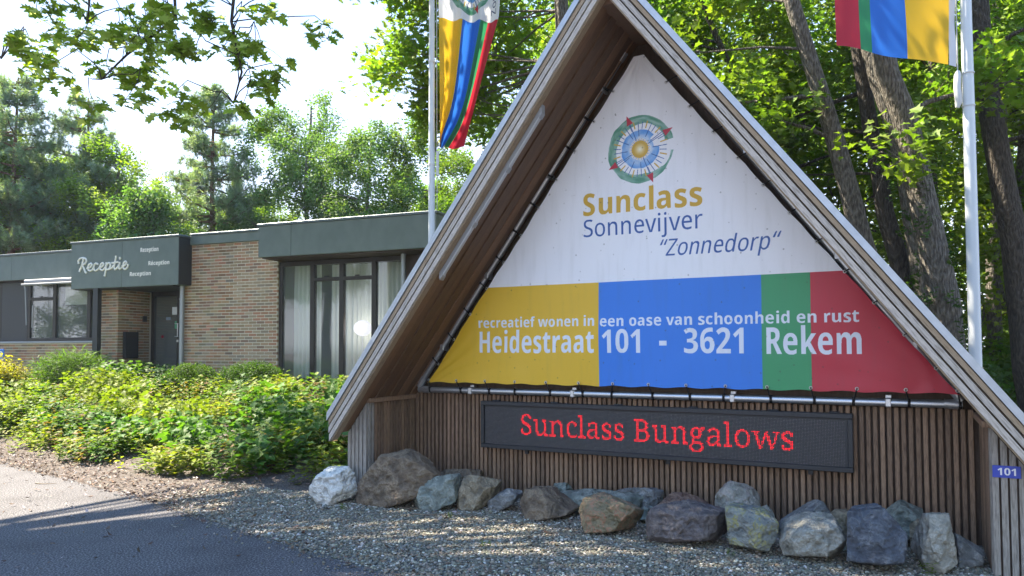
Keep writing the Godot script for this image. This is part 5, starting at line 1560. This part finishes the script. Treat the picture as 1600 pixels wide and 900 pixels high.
func build_garden() -> void:
	# low ground cover on the bank
	rng.seed = 900
	var buf := PackedFloat32Array(); var big := PackedFloat32Array()
	var patch := noise(33, 0.55, FastNoiseLite.TYPE_SIMPLEX_SMOOTH, 3)
	var n := 0
	while n < 7000:
		var s := rnd(-8.0, 7.2); var q := rnd(0.25, 5.4)
		var edge := clampf(4.1 + 0.255 * s, 2.6, 5.55)
		if q > edge + 0.5: continue
		var p := front_of_house(s, q)
		if p.x > -1.75 and p.z > -8.1: continue
		var hold := patch.get_noise_2d(p.x, p.z)
		var bare := clampf((q - (edge - 0.4)) / 0.9, 0, 1)
		if hold < -0.16 + bare * 0.4 and rng.randf() < 0.9: continue
		n += 1
		var species := patch.get_noise_2d(p.x * 1.7 + 40.0, p.z * 1.7) + rnd(-0.12, 0.12)
		var c := Color(0.15, 0.225, 0.03)
		if species > 0.16: c = Color(0.22, 0.26, 0.038)
		elif species < -0.14: c = Color(0.075, 0.155, 0.034)
		if rng.randf() < 0.05: c = Color(0.28, 0.26, 0.09)
		if rng.randf() < 0.05: c = Color(0.20, 0.13, 0.06)
		inst(buf, (Basis(Vector3.UP, rnd(0, TAU)) * Basis(Vector3.RIGHT, rnd(-0.35, 0.35))).scaled(Vector3.ONE * rnd(0.55, 1.1) * (1.0 + 0.5 * maxf(hold, -0.4))), p + Vector3(0, rnd(0.03, 0.24) * (1.0 + 0.9 * hold) * (1.0 - bare * 0.5), 0), shade(c, 0.3))
	var gc := copies("ground_cover", sprigs["bed"], leafm, buf, self)
	tag(gc, "low yellow green ground cover spreading over the planted bank", "ground cover")
	# taller leafy plants
	var beds := [[3.4, 4.2, 0.5, 0.28], [2.4, 3.9, 0.5, 0.25], [1.2, 3.6, 0.5, 0.22], [6.55, 3.6, 0.62, 0.75], [6.0, 3.1, 0.6, 0.7], [5.3, 3.2, 0.6, 0.55], [6.9, 2.6, 0.7, 0.8], [5.7, 2.2, 0.7, 0.62], [4.6, 2.5, 0.6, 0.45], [6.5, 4.6, 0.5, 0.5], [4.0, 3.5, 0.6, 0.35], [3.2, 2.6, 0.6, 0.35], [5.6, 4.3, 0.5, 0.42], [4.8, 3.9, 0.5, 0.36], [5.0, 4.85, 0.45, 0.3]]
	for k in beds.size():
		var b: Array = beds[k]
		shrub("leafy_plant", "bright green broad leaved plant on the bank beside the sign", "broad leaved plants on the bank", front_of_house(b[0], b[1]), Vector3(b[2], b[3], b[2]), int(95 * b[2] * (0.5 + b[3])), "bed_big", Color(0.085, 0.19, 0.03), 910 + k, false, 1.0)
	var yel := [[-5.8, 2.0, 0.75, 0.55], [-5.0, 1.6, 0.6, 0.35], [-3.0, 2.1, 0.75, 0.42], [-1.7, 1.5, 0.8, 0.5], [-4.3, 2.4, 0.6, 0.3], [-2.2, 2.9, 0.7, 0.32], [-0.6, 2.2, 0.7, 0.38], [0.8, 2.9, 0.7, 0.32], [2.0, 3.2, 0.7, 0.3]]
	for k in yel.size():
		var b: Array = yel[k]
		shrub("yellow_green_plant", "sunlit yellow green plant in the bed before the entrance", "yellow green plants in the bed", front_of_house(b[0], b[1]), Vector3(b[2], b[3], b[2]), int(120 * b[2]), "bed", Color(0.20, 0.26, 0.035), 930 + k, false, 1.15)
	shrub("golden_shrub", "golden leaved shrub below the blue parking sign", "", front_of_house(-5.35, 1.1), Vector3(0.62, 0.66, 0.55), 260, "small", Color(0.34, 0.31, 0.05), 951, false, 1.2)
	shrub("feathery_shrub", "feathery mid green shrub in front of the brick pier", "", front_of_house(-3.55, 0.75), Vector3(0.75, 0.72, 0.5), 330, "grassy", Color(0.10, 0.18, 0.04), 952)
	shrub("dark_leaved_shrub", "dark glossy shrub against the brick wall by the rain pipe", "", front_of_house(-0.85, 0.5), Vector3(0.75, 0.42, 0.4), 150, "bed", Color(0.035, 0.085, 0.03), 953)
	shrub("box_shrub", "smaller clipped round box shrub in front of the brick wall", "", front_of_house(0.2, 1.25), Vector3(0.52, 0.52, 0.5), 900, "fine", Color(0.075, 0.135, 0.03), 954, true, 1.1)
	shrub("box_shrub", "larger clipped round box shrub below the curtained window", "", front_of_house(1.35, 0.95), Vector3(0.72, 0.50, 0.55), 1100, "fine", Color(0.06, 0.12, 0.026), 955, true, 1.1)
	shrub("leafy_plant", "green leafy plant growing in front of the entrance door", "", front_of_house(-2.2, 0.7), Vector3(0.8, 0.45, 0.5), 120, "bed_big", Color(0.09, 0.17, 0.045), 956)
	# small weeds in the gravel
	var weeds := [[-1.55, -6.95, 0.5], [-0.55, -6.55, 0.5], [1.55, -5.35, 0.35], [2.75, -4.92, 0.8], [2.82, -5.05, 0.6], [-0.2, -5.6, 0.35]]
	for k in weeds.size():
		rng.seed = 970 + k
		var wb := PackedFloat32Array()
		for j in 4: inst(wb, (Basis(Vector3.UP, rnd(0, TAU))).scaled(Vector3.ONE * float(weeds[k][2]) * rnd(0.35, 0.6)), Vector3(rnd(-0.05, 0.05), 0.03, rnd(-0.05, 0.05)), shade(Color(0.16, 0.24, 0.03), 0.2))
		var wd := thing("weed", "tiny green weed sprouting from the gravel", "weed", Vector3(weeds[k][0], 0.005, weeds[k][1]), 0.0, "weeds in the gravel")
		copies("leaves", sprigs["bed"], leafm, wb, wd)

# ---------------------------------------------------------------- flags
func flag_cloth(x_of: Callable, y_of: Callable, z_of: Callable, nu: int, nv: int) -> ArrayMesh:
	var st := st_new()
	st.set_smooth_group(1)
	for i in nu:
		for j in nv:
			var q: Array = []; var uv: Array = []
			for c in [[0, 0], [0, 1], [1, 1], [1, 0]]:
				var u := float(i + c[0]) / nu; var v := float(j + c[1]) / nv
				q.append(Vector3(x_of.call(u, v), y_of.call(u, v), z_of.call(u, v)))
				uv.append(Vector2(u, 1.0 - v))
			for k in [0, 1, 2, 0, 2, 3]:
				st.set_uv(uv[k]); st.add_vertex(q[k])
	return done(st)

func flag_print(mirrored: bool) -> ImageTexture:
	# u across from the pole, v up; real size 1.2 by 3 m
	var cv := Canvas.new(512, 1280, Vector2(0, 0), Vector2(1.2, 3.0), Color8(228, 228, 232))
	cv.rect(0, 0, 0.46, 1.81, Color8(222, 178, 42))
	cv.rect(0.46, 0, 0.83, 1.81, Color8(48, 112, 206))
	cv.rect(0.83, 0, 0.96, 1.81, Color8(52, 140, 92))
	cv.rect(0.96, 0, 1.2, 1.81, Color8(196, 44, 62))
	sun_logo(cv, Vector2(0.58, 2.33), 1.35)
	write(cv, "Zonnedorp", font(false, false), Vector2(1.12, 1.9), 0.9, 0.12, Color8(40, 60, 110), 0.0, true)
	return cv.tex()

func build_flags() -> void:
	var pole_m := mat("white flagpole paint", Color(0.62, 0.65, 0.66), 0.35)
	var hw := mat("white flag fittings", Color(0.6, 0.6, 0.58), 0.5)
	var cord := mat("flag line", Color(0.45, 0.45, 0.43), 0.8)
	var cloth := mat("printed flag cloth", Color.WHITE, 0.7)
	cloth.albedo_texture = flag_print(false)
	cloth.texture_repeat = false
	cloth.backlight_enabled = true
	cloth.backlight = Color(0.85, 0.85, 0.85)
	# left pole between the sign and the reception
	var lp := thing("flagpole", "thin white flagpole between the sign shelter and the reception", "flagpole", on_ground(-1.09, -10.0), 0.0, "flagpoles beside the sign")
	var gy := lp.position.y
	put("pole", tube_mesh([Vector3(0, -0.2, 0), Vector3(0, 3.6 - gy, 0), Vector3(0, 8.4, 0)], [0.052, 0.045, 0.032], 16), pole_m, lp)
	put("collar", rod(Vector3(0, 4.0 - gy, 0), Vector3(0, 4.03 - gy, 0), 0.05, 16), hw, lp)
	put("collar", rod(Vector3(0, 5.42 - gy, 0), Vector3(0, 5.45 - gy, 0), 0.047, 16), hw, lp)
	put("flag_line", rod(Vector3(0.075, 3.4 - gy, 0.0), Vector3(0.06, 8.2 - gy, 0.0), 0.006, 6), cord, lp)
	put("counterweight", bbox(Vector3(0.06, 3.86 - gy, -0.012), Vector3(0.10, 4.2 - gy, 0.012), 0.008), hw, lp)
	var fl := thing("flag", "drooping white flag with narrow coloured foot on the thin flagpole", "flag", Vector3(-1.02, 0, -10.0), 0.0, "flags on the flagpoles")
	put("cloth", flag_cloth(
		func(u: float, v: float) -> float:
			var wide := 0.33 + 0.83 * minf(v, 0.62) + maxf(0.0, v - 0.62) * 0.2
			var t := pow(u, 0.92 + 3.6 * exp(-v * 16.0))
			return 0.045 * (1.0 - v) + t * wide + 0.012 * sin(u * 22.0 + v * 3.0) * (1.0 - v * 0.4),
		func(u: float, v: float) -> float: return 4.27 + v * 2.95 - 0.02 * u - 0.06 * u * v,
		func(u: float, v: float) -> float: return 0.07 * sin(u * 20.0 + 1.2 * v) * (1.1 - 0.5 * v) * minf(1.0, u * 5.0) + 0.03 * sin(v * 5.0 + u * 4.0), 64, 60), cloth, fl)
	# right pole behind the right roof slope
	var rp := thing("flagpole", "thick white flagpole between the sign shelter and the wood", "flagpole", on_ground(4.695, -7.5), 0.0, "flagpoles beside the sign")
	gy = rp.position.y
	put("pole", tube_mesh([Vector3(0, -0.2, 0), Vector3(0, 4.0 - gy, 0), Vector3(0, 8.4, 0)], [0.061, 0.055, 0.04], 18), pole_m, rp)
	for y in [4.31, 3.97]: put("collar", rod(Vector3(0, y - gy, 0), Vector3(0, y + 0.012 - gy, 0), 0.062, 18), hw, rp)
	put("flag_line", rod(Vector3(-0.105, 4.0 - gy, 0), Vector3(-0.09, 8.2 - gy, 0), 0.006, 6), cord, rp)
	put("counterweight", tube_mesh([Vector3(-0.115, 3.96 - gy, 0), Vector3(-0.105, 4.02 - gy, 0.01), Vector3(-0.112, 4.16 - gy, 0), Vector3(-0.105, 4.30 - gy, 0), Vector3(-0.10, 4.34 - gy, 0)], [0.02, 0.036, 0.034, 0.034, 0.02], 8), hw, rp)
	var fr := thing("flag", "spread flag with red green blue yellow stripes on the thick flagpole", "flag", Vector3(4.60, 0, -7.5), 0.0, "flags on the flagpoles")
	put("cloth", flag_cloth(
		func(u: float, v: float) -> float: return -0.075 - u * 1.165 + 0.02 * sin(v * 6.0 + u * 5.0) * u - 0.03 * (1.0 - v) * (1.0 - u) + 0.06 * v * 0.0,
		func(u: float, v: float) -> float: return 4.41 + v * 2.95 + 0.19 * u - 0.02 * sin(u * PI),
		func(u: float, v: float) -> float: return 0.055 * sin(u * 9.0 + v * 2.5) * u + 0.03 * sin(v * 7.0 + u * 3.0), 48, 50), cloth, fr)
	put("hem", flag_cloth(
		func(u: float, v: float) -> float: return -0.005 - u * 0.07 + 0.0 * v - 0.03 * (1.0 - v) * 0.6,
		func(u: float, v: float) -> float: return 4.385 + v * 2.95 + 0.02 * u,
		func(u: float, v: float) -> float: return 0.012 * sin(v * 30.0) * (1.0 - u), 3, 60), mat("white hem cloth", Color(0.6, 0.6, 0.62), 0.8), fr)

# ---------------------------------------------------------------- across the road, seen in the window glass only
func build_mirrored() -> void:
	var car := thing("parked_car", "blue parked car across the road, mirrored in the awning window", "car", Vector3(-22.5, 0.0, -14.2), 62.0)
	var paint := mat("blue car paint", Color(0.035, 0.075, 0.34), 0.3, 0.2)
	paint.clearcoat_enabled = true; paint.clearcoat = 1.0; paint.clearcoat_roughness = 0.05
	var tint := mat("car glass", Color(0.03, 0.035, 0.04), 0.05)
	var rubber := mat("tyre rubber", Color(0.015, 0.015, 0.016), 0.8)
	var alloy := mat("wheel rim", Color(0.5, 0.5, 0.52), 0.3, 0.8)
	var prof := [[-2.05, 0.35], [-2.08, 0.62], [-2.0, 0.80], [-1.6, 0.90], [-1.05, 0.97], [0.9, 1.0], [1.75, 0.98], [2.02, 0.85], [2.06, 0.5], [2.0, 0.33]]
	var roofp := [[-1.15, 0.96], [-0.35, 1.40], [0.15, 1.47], [0.95, 1.45], [1.55, 1.22], [1.8, 0.98]]
	put("body", lofted(prof, 0.86, 0.10), paint, car)
	put("roof", lofted(roofp.map(func(p): return [p[0] * 0.97 + 0.01, p[1] + 0.012]), 0.62, 0.12), paint, car)
	put("windows", lofted(roofp, 0.70, 0.05), tint, car)
	for z in [-1.28, 1.30]:
		for s in [-1.0, 1.0]:
			var wh := put("wheel", rod(Vector3(s * 0.68, 0.32, z), Vector3(s * 0.88, 0.32, z), 0.32, 24), rubber, car)
			put("rim", rod(Vector3(s * 0.87, 0.32, z), Vector3(s * 0.885, 0.32, z), 0.21, 20), alloy, wh)
	for s in [-1.0, 1.0]:
		put("headlight", bbox(Vector3(s * 0.62 - 0.16, 0.66, -2.075), Vector3(s * 0.62 + 0.16, 0.80, -1.95), 0.03), mat("headlight glass", Color(0.7, 0.72, 0.75), 0.1), car)
	put("bumper", bbox(Vector3(-0.8, 0.36, -2.10), Vector3(0.8, 0.52, -2.0), 0.04), mat("grey bumper", Color(0.03, 0.03, 0.032), 0.6), car)
	var bol := thing("bollard", "green bollard with pale top near the blue car", "bollard", Vector3(-19.6, 0.0, -14.4), 0.0)
	put("shaft", rod(Vector3(0, -0.1, 0), Vector3(0, 0.95, 0), 0.10, 18), mat("green bollard paint", Color(0.05, 0.32, 0.09), 0.5), bol)
	put("top", rod(Vector3(0, 0.95, 0), Vector3(0, 1.08, 0), 0.105, 18), mat("pale bollard top", Color(0.6, 0.55, 0.35), 0.5), bol)

func lofted(profile: Array, half: float, inset: float) -> ArrayMesh:   # a side profile (along, up) given width, edges drawn in
	var st := st_new()
	st.set_smooth_group(1)
	var sec := [[-half, 0.16], [-half + inset * 0.3, 0.05], [-half + inset, 0.0], [half - inset, 0.0], [half - inset * 0.3, 0.05], [half, 0.16]]
	var c := Vector2.ZERO
	for p in profile: c += Vector2(p[0], p[1]) / profile.size()
	c.y = minf(c.y, 0.7)
	var n := profile.size()
	var at := func(i: int, k: int) -> Vector3:
		var p := Vector2(profile[i % n][0], profile[i % n][1])
		p = p.lerp(c, float(sec[k][1]) * 0.6)
		return Vector3(sec[k][0], p.y, p.x)
	for i in n:
		for k in sec.size() - 1:
			quad(st, at.call(i, k), at.call(i, k + 1), at.call(i + 1, k + 1), at.call(i + 1, k))
	for e in [0, sec.size() - 1]:
		for i in range(1, n - 1): tri(st, at.call(0, e), at.call(i, e), at.call(i + 1, e))
	return done(st)

# ---------------------------------------------------------------- scene
func _ready() -> void:
	var cam := Camera3D.new()
	cam.name = "camera"
	add_child(cam)
	cam.projection = Camera3D.PROJECTION_FRUSTUM
	cam.near = 0.1
	cam.far = 600.0
	cam.size = 0.1 * 900.0 / 1155.0
	cam.frustum_offset = Vector2(0, 0.1 * 50.6 / 1155.0)
	cam.position = Vector3(0, 1.5, 0)
	cam.basis = Basis(Vector3.RIGHT, deg_to_rad(2.2)) * Basis(Vector3.BACK, -0.003)
	cam.current = true

	var we := WorldEnvironment.new()
	we.name = "environment"
	var env := Environment.new()
	env.background_mode = Environment.BG_SKY
	var sky := Sky.new()
	var sm := ProceduralSkyMaterial.new()
	sm.sky_top_color = Color(0.47, 0.64, 0.88)
	sm.sky_horizon_color = Color(0.97, 0.98, 1.0)
	sm.sky_curve = 0.22
	sm.ground_bottom_color = Color(0.25, 0.25, 0.22)
	sm.ground_horizon_color = Color(0.6, 0.62, 0.6)
	sm.sun_angle_max = 30.0
	sm.sun_curve = 0.10
	sky.sky_material = sm
	env.sky = sky
	env.background_energy_multiplier = 0.56
	env.tonemap_mode = Environment.TONE_MAPPER_LINEAR
	env.tonemap_exposure = 5.2
	env.fog_enabled = true
	env.fog_density = 0.0005
	env.fog_light_color = Color(0.86, 0.92, 1.0)
	env.sdfgi_enabled = true
	env.ssao_enabled = true
	env.ssil_enabled = true
	we.environment = env
	add_child(we)

	var sun := DirectionalLight3D.new()
	sun.name = "sun"
	sun.light_energy = 1.6
	sun.light_color = Color(1.0, 0.95, 0.86)
	sun.light_angular_distance = 0.5
	sun.shadow_enabled = true
	add_child(sun)
	sun.look_at_from_position(Vector3(-0.520, 0.819, -0.242) * 50.0, Vector3.ZERO, Vector3.UP)

	build_ground()
	build_house()
	build_sign()
	build_trees()
	build_garden()
	build_rocks()
	build_flags()
	build_mirrored()
